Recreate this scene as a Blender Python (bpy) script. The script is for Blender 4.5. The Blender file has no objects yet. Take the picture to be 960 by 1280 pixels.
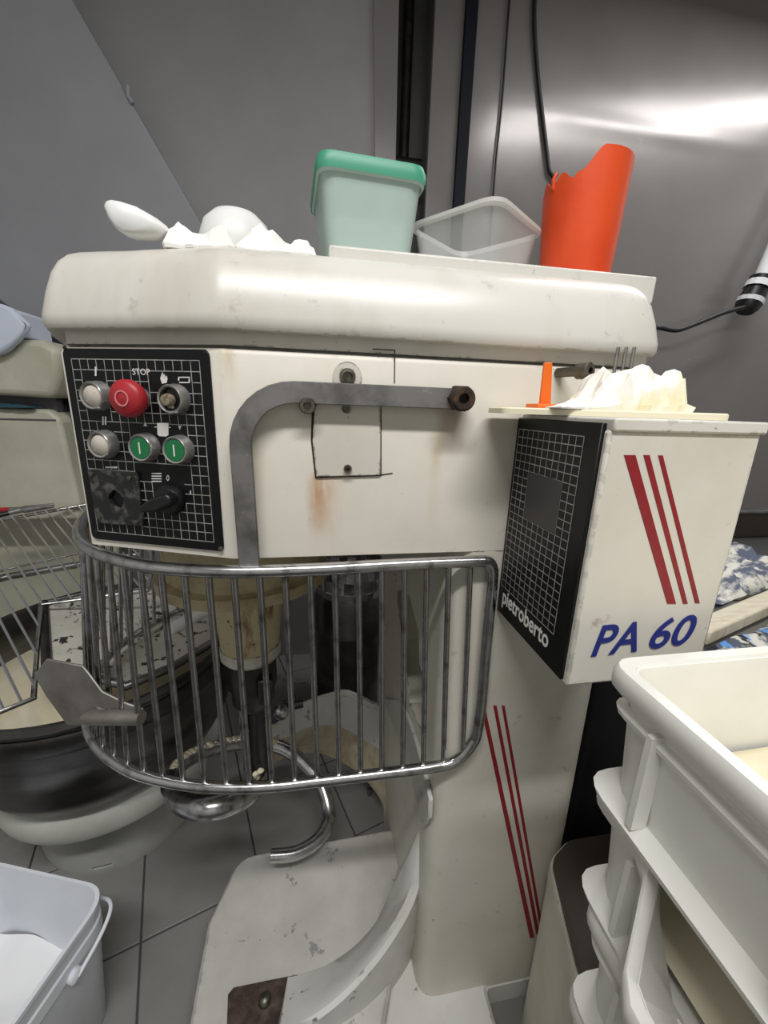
import bpy, bmesh, math, random
import numpy as np
from mathutils import Vector, Matrix, noise
random.seed(7)
SC = bpy.context.scene
COL = SC.collection
PI = math.pi

# ------------------------------------------------------------------ camera
F_PX, CX, CY, CAM_H = 500., 480., 640., 1.2
_dn = np.array([419 - CX, 2545 - CY, F_PX]); _dn /= np.linalg.norm(_dn)
_hx = 3400.; _hy = CY - ((_hx - CX) * _dn[0] + F_PX * _dn[2]) / _dn[1]
AX = np.array([_hx - CX, _hy - CY, F_PX]); AX /= np.linalg.norm(AX)
AZ = -_dn
AY = np.cross(AZ, AX)
cam_d = bpy.data.cameras.new('camera'); cam = bpy.data.objects.new('camera', cam_d); COL.objects.link(cam)
cam_d.sensor_fit = 'VERTICAL'; cam_d.sensor_height = 36.; cam_d.sensor_width = 27.
cam_d.lens = F_PX / 1280. * 36.; cam_d.clip_start = .02; cam_d.clip_end = 50
R_ = Vector((AX[0], AY[0], AZ[0])); D_ = Vector((AX[1], AY[1], AZ[1])); Fw = Vector((AX[2], AY[2], AZ[2]))
mw = Matrix((R_, -D_, -Fw)).transposed().to_4x4(); mw.translation = (0, 0, CAM_H); cam.matrix_world = mw
SC.camera = cam
def ray(x, y):
    v = np.array([x - CX, y - CY, F_PX]); return Vector((v @ AX, v @ AY, v @ AZ))
def P(x, y, **k):
    r = ray(x, y)
    for a, i in (('X', 0), ('Y', 1), ('Z', 2)):
        if a in k:
            o = (0, 0, CAM_H)[i]; t = (k[a] - o) / r[i]; return Vector((0, 0, CAM_H)) + r * t
def PL(x, y, p0, n):
    r = ray(x, y); t = (Vector(p0) - Vector((0, 0, CAM_H))).dot(n) / r.dot(n); return Vector((0, 0, CAM_H)) + r * t

# ------------------------------------------------------------------ world, lights, exposure
w = bpy.data.worlds.new('world'); SC.world = w; w.use_nodes = True
w.node_tree.nodes['Background'].inputs[0].default_value = (.80, .86, .92, 1)
w.node_tree.nodes['Background'].inputs[1].default_value = 0.
SC.view_settings.view_transform = 'Standard'; SC.view_settings.look = 'None'
SC.view_settings.exposure = -.2; SC.view_settings.gamma = 1.0; SC.view_settings.use_curve_mapping = False
CEIL = 2.95
LAMPS = [((1.85, 1.26, CEIL - .09), 1.7, .34, 24), ((.05, -.6, CEIL - .09), 1.6, 0, 62)]
for (lx, ly, lz), ln, rz, en in LAMPS:
    ld = bpy.data.lights.new('ceiling_tube_offscreen', 'AREA'); ld.shape = 'RECTANGLE'; ld.size = ln; ld.size_y = .07 if ly > 1 else .16; ld.energy = en
    ld.color = (1.0, .99, .985)
    lo = bpy.data.objects.new('ceiling_tube_offscreen', ld); COL.objects.link(lo); lo.location = (lx, ly, lz - .005); lo.rotation_euler = (0, 0, rz)

# ------------------------------------------------------------------ materials
def lin(c):
    return tuple(((v / 255.) / 12.92 if v / 255. <= .04045 else ((v / 255. + .055) / 1.055) ** 2.4) for v in c) + (1.,)
class NT:
    def __init__(s, name):
        s.m = bpy.data.materials.new(name); s.m.use_nodes = True; s.t = s.m.node_tree; s.n = s.t.nodes; s.l = s.t.links
        s.b = s.n['Principled BSDF']; s.tc = s.n.new('ShaderNodeTexCoord')
    def noise(s, scale, detail=4, rough=.55, vec=None, sc=None):
        n = s.n.new('ShaderNodeTexNoise'); n.inputs['Scale'].default_value = scale; n.inputs['Detail'].default_value = detail; n.inputs['Roughness'].default_value = rough
        v = vec or s.tc.outputs['Object']
        if sc:
            mp = s.n.new('ShaderNodeMapping'); mp.inputs['Scale'].default_value = sc; s.l.new(v, mp.inputs[0]); v = mp.outputs[0]
        s.l.new(v, n.inputs['Vector']); return n.outputs['Fac']
    def ramp(s, f, a, b):
        r = s.n.new('ShaderNodeMapRange'); r.inputs[1].default_value = a; r.inputs[2].default_value = b; s.l.new(f, r.inputs[0]); return r.outputs[0]
    def mix(s, f, a, b):
        m = s.n.new('ShaderNodeMix'); m.data_type = 'RGBA'
        for i, v in ((0, f), (6, a), (7, b)):
            if hasattr(v, 'links') or isinstance(v, bpy.types.NodeSocket): s.l.new(v, m.inputs[i])
            else: m.inputs[i].default_value = v
        return m.outputs[2]
    def math(s, op, a, b=None):
        m = s.n.new('ShaderNodeMath'); m.operation = op
        for i, v in enumerate((a, b)):
            if v is None: continue
            if isinstance(v, bpy.types.NodeSocket): s.l.new(v, m.inputs[i])
            else: m.inputs[i].default_value = v
        return m.outputs[0]
    def bump(s, f, strength, dist=.002):
        b = s.n.new('ShaderNodeBump'); b.inputs['Strength'].default_value = strength; b.inputs['Distance'].default_value = dist
        s.l.new(f, b.inputs['Height'])
        for k in s.b.inputs['Normal'].links: s.l.new(k.from_socket, b.inputs['Normal'])
        s.l.new(b.outputs[0], s.b.inputs['Normal'])
    def col(s, c):
        if isinstance(c, bpy.types.NodeSocket): s.l.new(c, s.b.inputs['Base Color'])
        else: s.b.inputs['Base Color'].default_value = c
def mat(name, c, rough=.5, metal=0., var=None, bump=None, chips=None, dirt=None, spec=None, emit=None, alpha=None, rvar=None, edge=None):
    """var=(scale, colour, lo, hi, stretch)  chips=(scale, threshold, colour)  dirt=(scale, colour, lo, hi)"""
    t = NT(name); t.b.inputs['Roughness'].default_value = rough; t.b.inputs['Metallic'].default_value = metal
    cc = lin(c)
    if var: cc = t.mix(t.ramp(t.noise(var[0], 5, .6, sc=var[4] if len(var) > 4 else None), var[2], var[3]), cc, lin(var[1]))
    if dirt: cc = t.mix(t.ramp(t.noise(dirt[0], 8, .7), dirt[2], dirt[3]), cc, lin(dirt[1]))
    if chips:
        f = t.ramp(t.noise(chips[0], 6, .65), chips[1], chips[1] + .012); cc = t.mix(f, cc, lin(chips[2]))
        inv = t.math('SUBTRACT', 1., f); t.bump(inv, .35, .001)
    if edge:                                        # paint worn off along sharp edges
        bv = t.n.new('ShaderNodeBevel'); bv.samples = 4; bv.inputs['Radius'].default_value = edge[0]
        ge = t.n.new('ShaderNodeNewGeometry'); dt = t.n.new('ShaderNodeVectorMath'); dt.operation = 'DOT_PRODUCT'
        t.l.new(bv.outputs[0], dt.inputs[0]); t.l.new(ge.outputs['Normal'], dt.inputs[1])
        ef = t.math('MULTIPLY', t.ramp(dt.outputs['Value'], .985, .93), t.ramp(t.noise(edge[2], 5, .65), edge[3], edge[3] + .04)); cc = t.mix(ef, cc, lin(edge[1]))
    t.col(cc)
    if bump: t.bump(t.noise(bump[0], 6, .6, sc=bump[2] if len(bump) > 2 else None), bump[1])
    if rvar: t.l.new(t.ramp(t.noise(rvar[0], 4), 0, 1), t.b.inputs['Roughness']); t.b.inputs['Roughness'].links[0].from_node.inputs[3].default_value = rvar[1]; t.b.inputs['Roughness'].links[0].from_node.inputs[4].default_value = rvar[2]
    if spec is not None: t.b.inputs['Specular IOR Level'].default_value = spec
    if emit: t.b.inputs['Emission Color'].default_value = lin(emit[0]); t.b.inputs['Emission Strength'].default_value = emit[1]
    if alpha is not None:
        tr = t.n.new('ShaderNodeBsdfTransparent'); tr.inputs[0].default_value = (1, 1, 1, 1); mx = t.n.new('ShaderNodeMixShader'); mx.inputs[0].default_value = alpha
        t.l.new(tr.outputs[0], mx.inputs[1]); t.l.new(t.b.outputs[0], mx.inputs[2]); t.l.new(mx.outputs[0], t.n['Material Output'].inputs[0])
    return t.m
M = {}
M['cream'] = mat('cream_paint', (214, 210, 199), .42, var=(5, (200, 194, 178), .42, .75), dirt=(28, (150, 137, 110), .62, .80), chips=(60, .70, (110, 105, 98)), bump=(90, .06), edge=(.004, (46, 42, 38), 70, .5))
M['cream_lid'] = mat('cream_lid_paint', (216, 213, 205), .3, var=(7, (198, 193, 180), .45, .72, (1, 1, .4)), dirt=(30, (150, 143, 128), .60, .80), chips=(46, .695, (122, 118, 112)), bump=(40, .05), edge=(.004, (120, 112, 100), 60, .55))
M['white_worn'] = mat('worn_white_paint', (198, 197, 190), .45, var=(6, (176, 174, 166), .4, .7), chips=(26, .635, (146, 146, 148)), bump=(60, .08), edge=(.008, (140, 140, 142), 30, .5))
M['white_cradle'] = mat('cradle_paint', (222, 222, 218), .4, var=(5, (202, 200, 190), .45, .75), chips=(20, .655, (150, 150, 152)), bump=(60, .08), edge=(.006, (120, 118, 116), 40, .56))
M['beige_crust'] = mat('crusted_beige', (200, 190, 165), .8, var=(30, (168, 152, 122), .45, .7), chips=(80, .69, (120, 100, 72)), bump=(70, .6))
M['cream_old'] = mat('old_cream_paint', (196, 194, 176), .45, var=(4, (172, 168, 148), .45, .75), dirt=(30, (120, 112, 92), .68, .8))
M['white_dolly'] = mat('pedestal_white', (196, 197, 190), .4, var=(6, (172, 172, 164), .4, .8), dirt=(40, (120, 116, 105), .66, .8))
M['chipped'] = mat('chipped_white_panel', (205, 203, 192), .55, var=(10, (182, 178, 165), .4, .8), chips=(38, .575, (50, 48, 46)), bump=(50, .2))
M['neck'] = mat('rusty_neck_paint', (208, 196, 158), .6, var=(26, (120, 84, 50), .52, .66, (1, 1, .3)), chips=(75, .64, (58, 42, 32)), bump=(60, .3))
M['flange'] = mat('dirty_flange_paint', (196, 184, 150), .6, var=(20, (160, 142, 108), .45, .7), chips=(60, .69, (70, 56, 44)), bump=(60, .2))
M['black_panel'] = mat('black_panel', (10, 11, 13), .38, var=(60, (26, 26, 28), .6, .8), dirt=(150, (110, 108, 102), .75, .8), rvar=(30, .3, .55), spec=.3)
M['pane'] = mat('dark_pane', (34, 33, 38), .15, var=(30, (44, 42, 46), .4, .7), dirt=(120, (130, 128, 124), .72, .78))
M['print'] = mat('white_print', (168, 168, 164), .6, var=(80, (110, 110, 108), .45, .7))
M['print_bright'] = mat('white_lettering', (222, 222, 216), .6)
M['steel'] = mat('brushed_steel', (150, 150, 150), .38, 1, var=(14, (105, 104, 102), .4, .75), bump=(40, .08), rvar=(18, .28, .5))
M['arm_steel'] = mat('arm_steel', (140, 138, 136), .5, .7, var=(26, (104, 102, 99), .42, .68), dirt=(70, (178, 175, 168), .62, .72), rvar=(22, .42, .6))
M['chrome'] = mat('chrome_rod', (188, 188, 188), .2, 1, var=(45, (120, 118, 114), .5, .7), dirt=(90, (226, 220, 205), .66, .72), rvar=(40, .12, .35))
M['wire_chrome'] = mat('wire_chrome', (220, 224, 230), .25, 1)
M['dark_steel'] = mat('dark_steel', (92, 90, 88), .36, 1, var=(10, (60, 58, 56), .4, .75), dirt=(70, (150, 146, 138), .70, .78), rvar=(15, .25, .5))
M['plate_steel'] = mat('plate_steel', (150, 146, 140), .5, .7, var=(14, (110, 106, 100), .4, .75), dirt=(60, (170, 166, 158), .68, .76), rvar=(22, .42, .6))
M['bowl_steel'] = mat('bowl_steel', (120, 118, 116), .34, 1, var=(6, (78, 76, 74), .35, .75, (1, 1, 4)), rvar=(10, .25, .45))
M['keg_steel'] = mat('keg_steel', (112, 110, 108), .33, 1, var=(8, (80, 78, 76), .4, .7))
M['rust'] = mat('rusty_plate', (64, 50, 44), .65, .3, var=(40, (98, 84, 76), .45, .7), bump=(80, .4))
M['rust_dark'] = mat('rusty_bolt', (50, 40, 34), .7, .4, var=(90, (92, 70, 52), .5, .7), bump=(150, .5))
M['bolt'] = mat('bolt_steel', (112, 108, 98), .45, .9, var=(90, (70, 62, 52), .5, .7))
M['red'] = mat('red_paint', (142, 24, 34), .45, var=(60, (128, 22, 32), .4, .7), chips=(50, .73, (210, 205, 190)))
M['blue'] = mat('blue_paint', (32, 44, 124), .45, chips=(70, .71, (200, 198, 190)))
M['redplastic'] = mat('red_button', (168, 36, 44), .42, dirt=(80, (120, 40, 40), .66, .78))
M['redprint'] = mat('red_button_print', (214, 130, 130), .5)
M['green'] = mat('green_button', (20, 112, 62), .35)
M['ivory'] = mat('ivory_button', (198, 190, 178), .35, dirt=(90, (140, 120, 100), .62, .75))
M['bezel'] = mat('button_bezel', (176, 174, 170), .3, .75, dirt=(90, (90, 86, 80), .62, .72))
M['black'] = mat('black_plastic', (18, 18, 19), .4, dirt=(120, (90, 88, 84), .7, .8))
M['bin'] = mat('added_bin_black', (12, 13, 18), .5)
M['worn_metal'] = mat('worn_black_plate', (40, 40, 41), .4, .35, var=(70, (96, 95, 92), .48, .62), dirt=(160, (190, 188, 182), .64, .70))
M['brown_blob'] = mat('key_knob', (150, 138, 118), .6, .3, dirt=(200, (80, 66, 50), .5, .65))
M['board'] = mat('cream_board', (232, 224, 196), .5, dirt=(20, (205, 190, 150), .6, .8))
M['paper'] = mat('white_paper', (240, 238, 232), .75, bump=(60, .15))
M['paper_oily'] = mat('oily_paper', (243, 240, 232), .7, var=(16, (232, 220, 168), .52, .68), bump=(60, .15))
M['orange'] = mat('orange_plastic', (236, 112, 28), .4)
M['jug'] = mat('orange_jug', (232, 84, 38), .34, var=(8, (214, 66, 24), .4, .7), alpha=.93)
M['whiteplastic'] = mat('white_plastic', (232, 232, 230), .4, var=(6, (220, 220, 214), .4, .7))
M['tub_green'] = mat('pale_green_tub', (206, 224, 216), .3, alpha=.5)
M['lid_green'] = mat('green_tub_lid', (70, 160, 128), .4, alpha=.85)
M['tub_clear'] = mat('clear_tub', (226, 228, 226), .22, alpha=.22)
M['tub_rim'] = mat('clear_tub_rim', (226, 226, 222), .3, alpha=.6)
M['crate'] = mat('crate_white', (236, 236, 230), .38, var=(5, (224, 223, 214), .4, .75), dirt=(26, (200, 190, 160), .68, .82), bump=(120, .05))
M['dough'] = mat('dough', (236, 227, 202), .6, var=(12, (226, 213, 178), .4, .7), bump=(24, .25))
M['flour'] = mat('flour', (240, 240, 240), .9, bump=(30, .25))
M['bucket'] = mat('bucket_white', (226, 230, 236), .42, var=(5, (214, 218, 224), .4, .7))
M['tile'] = mat('floor_tile', (136, 134, 130), .5, var=(5, (122, 121, 117), .35, .75), dirt=(60, (104, 102, 99), .62, .8), bump=(120, .1), rvar=(14, .4, .6))
M['grout'] = mat('tile_grout', (72, 71, 70), .85)
M['wall'] = mat('grey_sheet_wall', (134, 129, 126), .3, .25, var=(2.2, (126, 121, 119), .35, .7), dirt=(70, (160, 157, 154), .72, .8), bump=(300, .04, (1, 1, .2)), rvar=(6, .20, .30))
M['wall_l'] = mat('grey_painted_wall', (142, 141, 140), .5, var=(2.5, (130, 129, 128), .35, .7), dirt=(55, (178, 178, 176), .74, .8), bump=(160, .12))
M['soffit'] = mat('blue_grey_panel', (146, 147, 151), .55, var=(3, (138, 139, 143), .35, .7), bump=(160, .08))
M['plaster'] = mat('white_plaster', (205, 205, 202), .8, bump=(60, .1))
M['navy'] = mat('navy_strip', (12, 15, 28), .6, spec=.2)
M['pipe'] = mat('dark_pipe', (34, 32, 30), .5, .4, var=(20, (60, 56, 50), .5, .75))
M['cable'] = mat('black_cable', (20, 20, 22), .45)
M['cable_grey'] = mat('grey_cable', (150, 148, 142), .55)
M['towel'] = mat('pale_blue_towel', (206, 214, 230), .9, bump=(300, .4))
M['teal'] = mat('teal_cloth', (46, 84, 98), .9)
M['brown_top'] = mat('dark_brown_top', (62, 54, 48), .5, var=(8, (78, 68, 60), .4, .7), dirt=(70, (190, 182, 165), .72, .76))
M['grey_edge'] = mat('grey_edge_band', (108, 114, 118), .5)
M['cream_cab'] = mat('cream_cabinet', (214, 212, 198), .5, var=(8, (190, 186, 170), .4, .75), chips=(30, .7, (90, 86, 78)))
M['plank'] = mat('floured_plank', (226, 218, 196), .8, var=(20, (205, 194, 168), .4, .7, (1, 6, 1)))
M['bench'] = mat('bench_steel', (128, 126, 124), .4, .9)
M['tray'] = mat('dark_tray', (66, 60, 54), .5, .5, dirt=(50, (150, 145, 135), .66, .76))
M['label'] = mat('white_label', (220, 220, 222), .6)
M['rustring'] = mat('orange_rust', (150, 84, 44), .7)
M['greylock'] = mat('dark_grey', (84, 80, 86), .6)

# main head housing paint with its rust run and drip stains (object space = world minus mixer base)
ROOT0 = Vector((.1, .8, 0))
def head_material():
    t = NT('cream_head_paint'); t.b.inputs['Roughness'].default_value = .4
    c = t.mix(t.ramp(t.noise(5, 5, .6), .45, .8), lin((213, 208, 196)), lin((199, 193, 177)))
    c = t.mix(t.ramp(t.noise(34, 8, .7), .63, .82), c, lin((150, 134, 104)))
    sx = t.n.new('ShaderNodeSeparateXYZ'); t.l.new(t.tc.outputs['Object'], sx.inputs[0]); X, Y, Z = sx.outputs
    wob = t.math('MULTIPLY', t.math('SUBTRACT', t.noise(45, 4), .5), .012)
    def streak(xc, half, ztop, zbot, amt, colr, cc):
        d = t.math('ABSOLUTE', t.math('SUBTRACT', t.math('ADD', X, wob), xc - ROOT0.x))
        a = t.ramp(d, half, half * .25)
        up = t.ramp(Z, ztop + .004, ztop - .006); lo = t.ramp(Z, zbot, zbot + (ztop - zbot) * .8)
        fr = t.ramp(Y, -.27, -.29)
        f = t.math('MULTIPLY', t.math('MULTIPLY', a, up), t.math('MULTIPLY', lo, fr))
        f = t.math('MULTIPLY', f, t.math('MULTIPLY', t.ramp(t.noise(40, 5, .6, sc=(1, 1, .3)), .25, .6), amt))
        return t.mix(f, cc, lin(colr))
    c = streak(.004, .018, 1.117, 1.035, 1.0, (168, 112, 56), c)
    c = streak(.012, .024, 1.117, 1.0, .45, (188, 140, 86), c)
    c = streak(.172, .022, 1.20, 1.14, .8, (140, 98, 56), c)
    c = streak(.155, .012, 1.17, 1.03, .5, (190, 168, 128), c)
    c = streak(-.075, .02, 1.15, 1.0, .35, (196, 182, 150), c)
    c = streak(-.095, .012, 1.27, 1.2, .7, (176, 150, 110), c)
    f = t.ramp(t.noise(70, 6, .65), .70, .712); c = t.mix(f, c, lin((105, 98, 88)))
    t.col(c); t.bump(t.noise(90, 6, .6), .06)
    return t.m
M['head'] = head_material()
def plaid_material():
    t = NT('floured_blue_plaid'); t.b.inputs['Roughness'].default_value = .9
    sx = t.n.new('ShaderNodeSeparateXYZ'); t.l.new(t.tc.outputs['Object'], sx.inputs[0]); X, Y, Z = sx.outputs
    def band(v, per, a, b):
        m = t.math('FRACT', t.math('MULTIPLY', v, 1. / per)); return t.math('MULTIPLY', t.math('GREATER_THAN', m, a), t.math('LESS_THAN', m, b))
    c = lin((84, 90, 104))
    c = t.mix(band(X, .075, .0, .35), c, lin((30, 34, 44))); c = t.mix(band(Y, .075, .05, .32), c, lin((36, 40, 52)))
    c = t.mix(band(X, .075, .45, .62), c, lin((96, 150, 214))); c = t.mix(band(Y, .075, .5, .62), c, lin((96, 150, 214)))
    c = t.mix(t.ramp(t.noise(26, 6, .65), .5, .6), c, lin((214, 212, 200)))
    t.col(c); t.bump(t.noise(60, 6), .4); return t.m
M['plaid'] = plaid_material()
M['floury_cloth'] = mat('floury_grey_cloth', (96, 104, 122), .9, var=(16, (226, 224, 214), .44, .56, (1, 2.2, 1)), bump=(40, .5))
def wall_material():
    m = M['wall']; return m

# ------------------------------------------------------------------ mesh builder
OFF = {}
class MB:
    def __init__(s): s.v = []; s.f = []; s.mi = []; s.cur = 0
    def add(s, vs, fs):
        b = len(s.v); s.v += [Vector(v) for v in vs]
        for f in fs: s.f.append([i + b for i in f]); s.mi.append(s.cur)
        return s
    def box(s, a, b):
        x0, y0, z0 = [min(p, q) for p, q in zip(a, b)]; x1, y1, z1 = [max(p, q) for p, q in zip(a, b)]
        return s.add([(x0, y0, z0), (x1, y0, z0), (x1, y1, z0), (x0, y1, z0), (x0, y0, z1), (x1, y0, z1), (x1, y1, z1), (x0, y1, z1)],
                     [(0, 3, 2, 1), (4, 5, 6, 7), (0, 1, 5, 4), (1, 2, 6, 5), (2, 3, 7, 6), (3, 0, 4, 7)])
    def hexa(s, q0, q1):
        """two quads (each 4 points, same winding)"""
        return s.add(list(q0) + list(q1), [(3, 2, 1, 0), (4, 5, 6, 7), (0, 1, 5, 4), (1, 2, 6, 5), (2, 3, 7, 6), (3, 0, 4, 7)])
    def prism(s, poly, vec, base=None):
        n = len(poly); a = [Vector(p) for p in poly]; b = [p + Vector(vec) for p in a]
        return s.add(a + b, [tuple(reversed(range(n))), tuple(range(n, 2 * n))] + [(i, (i + 1) % n, n + (i + 1) % n, n + i) for i in range(n)])
    def rings(s, rs, cap0=True, cap1=True, closed=True):
        n = len(rs[0]); vs = [p for r in rs for p in r]; fs = []
        for k in range(len(rs) - 1):
            for i in range(n if closed else n - 1):
                j = (i + 1) % n; fs.append((k * n + i, k * n + j, (k + 1) * n + j, (k + 1) * n + i))
        if cap0: fs.append(tuple(reversed(range(n))))
        if cap1: fs.append(tuple((len(rs) - 1) * n + i for i in range(n)))
        return s.add(vs, fs)
    def lathe(s, prof, c=(0, 0, 0), n=32, axis=None, cap0=False, cap1=False, a0=0, a1=2 * PI):
        """profile (r, h) about axis through c"""
        ax = Vector(axis or (0, 0, 1)).normalized(); q = Vector((0, 0, 1)).rotation_difference(ax); full = abs(a1 - a0 - 2 * PI) < 1e-6
        m = n if full else n + 1; rs = []
        for r, h in prof:
            rs.append([Vector(c) + q @ Vector((r * math.cos(a0 + (a1 - a0) * i / n), r * math.sin(a0 + (a1 - a0) * i / n), h)) for i in range(m)])
        return s.rings(rs, cap0, cap1, full)
    def tube(s, path, r, n=10, closed=False, cap=True):
        pts = [Vector(p) for p in path]; rad = r if isinstance(r, (list, tuple)) else [r] * len(pts); rs = []; up = None; N = len(pts)
        for i, p in enumerate(pts):
            if closed: t = (pts[(i + 1) % N] - pts[i - 1]).normalized()
            else: t = (pts[min(i + 1, N - 1)] - pts[max(i - 1, 0)]).normalized()
            if up is None:
                up = Vector((0, 0, 1)) if abs(t.z) < .9 else Vector((1, 0, 0))
            u = (up - t * up.dot(t)).normalized(); v = t.cross(u); up = u
            rs.append([p + (u * math.cos(2 * PI * k / n) + v * math.sin(2 * PI * k / n)) * rad[i] for k in range(n)])
        if closed: rs.append(rs[0])
        return s.rings(rs, cap and not closed, cap and not closed)
    def ribbon(s, path, nrm, width, thick):
        """flat bar following path, lying in the plane with normal nrm"""
        pts = [Vector(p) for p in path]; nrm = Vector(nrm).normalized(); rs = []
        for i, p in enumerate(pts):
            t = (pts[min(i + 1, len(pts) - 1)] - pts[max(i - 1, 0)]).normalized(); sd = t.cross(nrm).normalized() * width / 2; h = nrm * thick / 2
            rs.append([p + sd + h, p - sd + h, p - sd - h, p + sd - h])
        return s.rings(rs)
    def grid(s, fn, nu, nv):
        vs = [fn(i / nu, j / nv) for j in range(nv + 1) for i in range(nu + 1)]
        return s.add(vs, [(j * (nu + 1) + i, j * (nu + 1) + i + 1, (j + 1) * (nu + 1) + i + 1, (j + 1) * (nu + 1) + i) for j in range(nv) for i in range(nu)])
    def build(s, name, mats, parent=None, smooth=None, bevel=0, seg=2, solid=0, sub=0, weld=False):
        off = Vector(OFF.get(parent.name, (0, 0, 0))) if parent else Vector((0, 0, 0))
        me = bpy.data.meshes.new(name); me.from_pydata([v - off for v in s.v], [], s.f)
        for m in (mats if isinstance(mats, (list, tuple)) else [mats]): me.materials.append(M[m])
        me.polygons.foreach_set('material_index', s.mi); me.update()
        bm = bmesh.new(); bm.from_mesh(me)
        if weld: bmesh.ops.remove_doubles(bm, verts=bm.verts, dist=1e-6)
        bmesh.ops.recalc_face_normals(bm, faces=bm.faces); bm.to_mesh(me); bm.free()
        if smooth is not None:
            me.polygons.foreach_set('use_smooth', [True] * len(me.polygons)); me.set_sharp_from_angle(angle=math.radians(smooth))
        o = bpy.data.objects.new(name, me); COL.objects.link(o)
        if parent: o.parent = parent; OFF[o.name] = off
        else: OFF[o.name] = Vector((0, 0, 0))
        if solid: md = o.modifiers.new('solid', 'SOLIDIFY'); md.thickness = solid; md.offset = 0
        if bevel: md = o.modifiers.new('bevel', 'BEVEL'); md.width = bevel; md.segments = seg; md.limit_method = 'ANGLE'; md.angle_limit = math.radians(32)
        if sub: md = o.modifiers.new('sub', 'SUBSURF'); md.levels = sub; md.render_levels = sub
        if bevel and smooth is None:
            me.polygons.foreach_set('use_smooth', [True] * len(me.polygons)); me.set_sharp_from_angle(angle=math.radians(30))
            md.harden_normals = False
        return o
def thing(name, loc, label, cat, group=None):
    o = bpy.data.objects.new(name, None); COL.objects.link(o); o.location = loc; o.empty_display_size = .05
    OFF[o.name] = Vector(loc); tag(o, label, cat, group); return o
def tag(o, label=None, cat=None, group=None, kind=None):
    for k, v in (('label', label), ('category', cat), ('group', group), ('kind', kind)):
        if v: o[k] = v
    return o
def rebase(o):
    """move a single-mesh thing's origin to the middle of its base"""
    vs = o.data.vertices; xs = [v.co.x for v in vs]; ys = [v.co.y for v in vs]; zs = [v.co.z for v in vs]
    c = Vector(((min(xs) + max(xs)) / 2, (min(ys) + max(ys)) / 2, min(zs))); o.data.transform(Matrix.Translation(-c)); o.location = c; return o
def catmull(pts, n=8, closed=False):
    pts = [Vector(p) for p in pts]; out = []; N = len(pts)
    for i in range(N if closed else N - 1):
        g = (lambda k: pts[k % N]) if closed else (lambda k: pts[max(0, min(N - 1, k))])
        p0, p1, p2, p3 = g(i - 1), g(i), g(i + 1), g(i + 2)
        for k in range(n):
            t = k / n; out.append(.5 * ((2 * p1) + (p2 - p0) * t + (2 * p0 - 5 * p1 + 4 * p2 - p3) * t * t + (3 * p1 - p0 - 3 * p2 + p3) * t ** 3))
    if not closed: out.append(pts[-1])
    return out
def resample(path, n):
    d = [0]
    for a, b in zip(path, path[1:]): d.append(d[-1] + (b - a).length)
    out = []; k = 0
    for i in range(n):
        s_ = d[-1] * i / (n - 1)
        while k < len(d) - 2 and d[k + 1] < s_: k += 1
        f = (s_ - d[k]) / max(1e-9, d[k + 1] - d[k]); out.append(path[k].lerp(path[k + 1], f))
    return out
def round_poly(poly, rad, n=5):
    """round 2D polygon corners; rad may be list"""
    out = []; N = len(poly)
    for i in range(N):
        r = rad[i] if isinstance(rad, (list, tuple)) else rad
        p = Vector(poly[i]); a = (Vector(poly[i - 1]) - p); b = (Vector(poly[(i + 1) % N]) - p)
        if r <= 0: out.append(p); continue
        a_, b_ = a.normalized(), b.normalized(); half = a_.angle(b_) / 2; t = min(r / math.tan(half), a.length * .48, b.length * .48)
        s0, s1 = p + a_ * t, p + b_ * t
        for k in range(n + 1):
            u = k / n; out.append((1 - u) ** 2 * s0 + 2 * u * (1 - u) * p + u * u * s1)
    return out
def offset_poly(poly, d):
    """positive d = inward for counter-clockwise polygons"""
    N = len(poly); out = []
    for i in range(N):
        p = Vector(poly[i]); e0 = (p - Vector(poly[i - 1])).normalized(); e1 = (Vector(poly[(i + 1) % N]) - p).normalized()
        n0 = Vector((-e0.y, e0.x)); n1 = Vector((-e1.y, e1.x)); m = (n0 + n1); m = m / max(.3, m.dot(n0)) if m.length > 1e-6 else n0
        out.append(p + m * d)
    return out
def ring3(poly, z): return [Vector((p[0], p[1], z)) for p in poly]
def text_mesh(txt, size, extrude=.0004, bold=0., shear=0.):
    cu = bpy.data.curves.new('txt', 'FONT'); cu.body = txt; cu.size = size; cu.extrude = extrude; cu.offset = bold; cu.shear = shear
    o = bpy.data.objects.new('txt', cu); COL.objects.link(o); dg = bpy.context.evaluated_depsgraph_get(); dg.update()
    me = o.evaluated_get(dg).to_mesh(); vs = [v.co.copy() for v in me.vertices]; fs = [tuple(p.vertices) for p in me.polygons]
    o.evaluated_get(dg).to_mesh_clear(); bpy.data.objects.remove(o); bpy.data.curves.remove(cu); return vs, fs
def copy_tree(o, parent=None):
    c = o.copy(); COL.objects.link(c); c.parent = parent
    for ch in list(o.children): copy_tree(ch, c)
    return c

def carve(o, mb):
    """cut a real pocket into a part"""
    c = mb.build('cutter', 'cream', o.parent); c.parent = None; c.location = OFF.get(o.parent.name, (0, 0, 0)); bpy.context.view_layer.update()
    md = o.modifiers.new('pocket', 'BOOLEAN'); md.operation = 'DIFFERENCE'; md.object = c; md.solver = 'EXACT'
    dg = bpy.context.evaluated_depsgraph_get(); dg.update(); me = bpy.data.meshes.new_from_object(o.evaluated_get(dg)); o.modifiers.clear()
    o.data = me; bpy.data.objects.remove(c)
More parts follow.
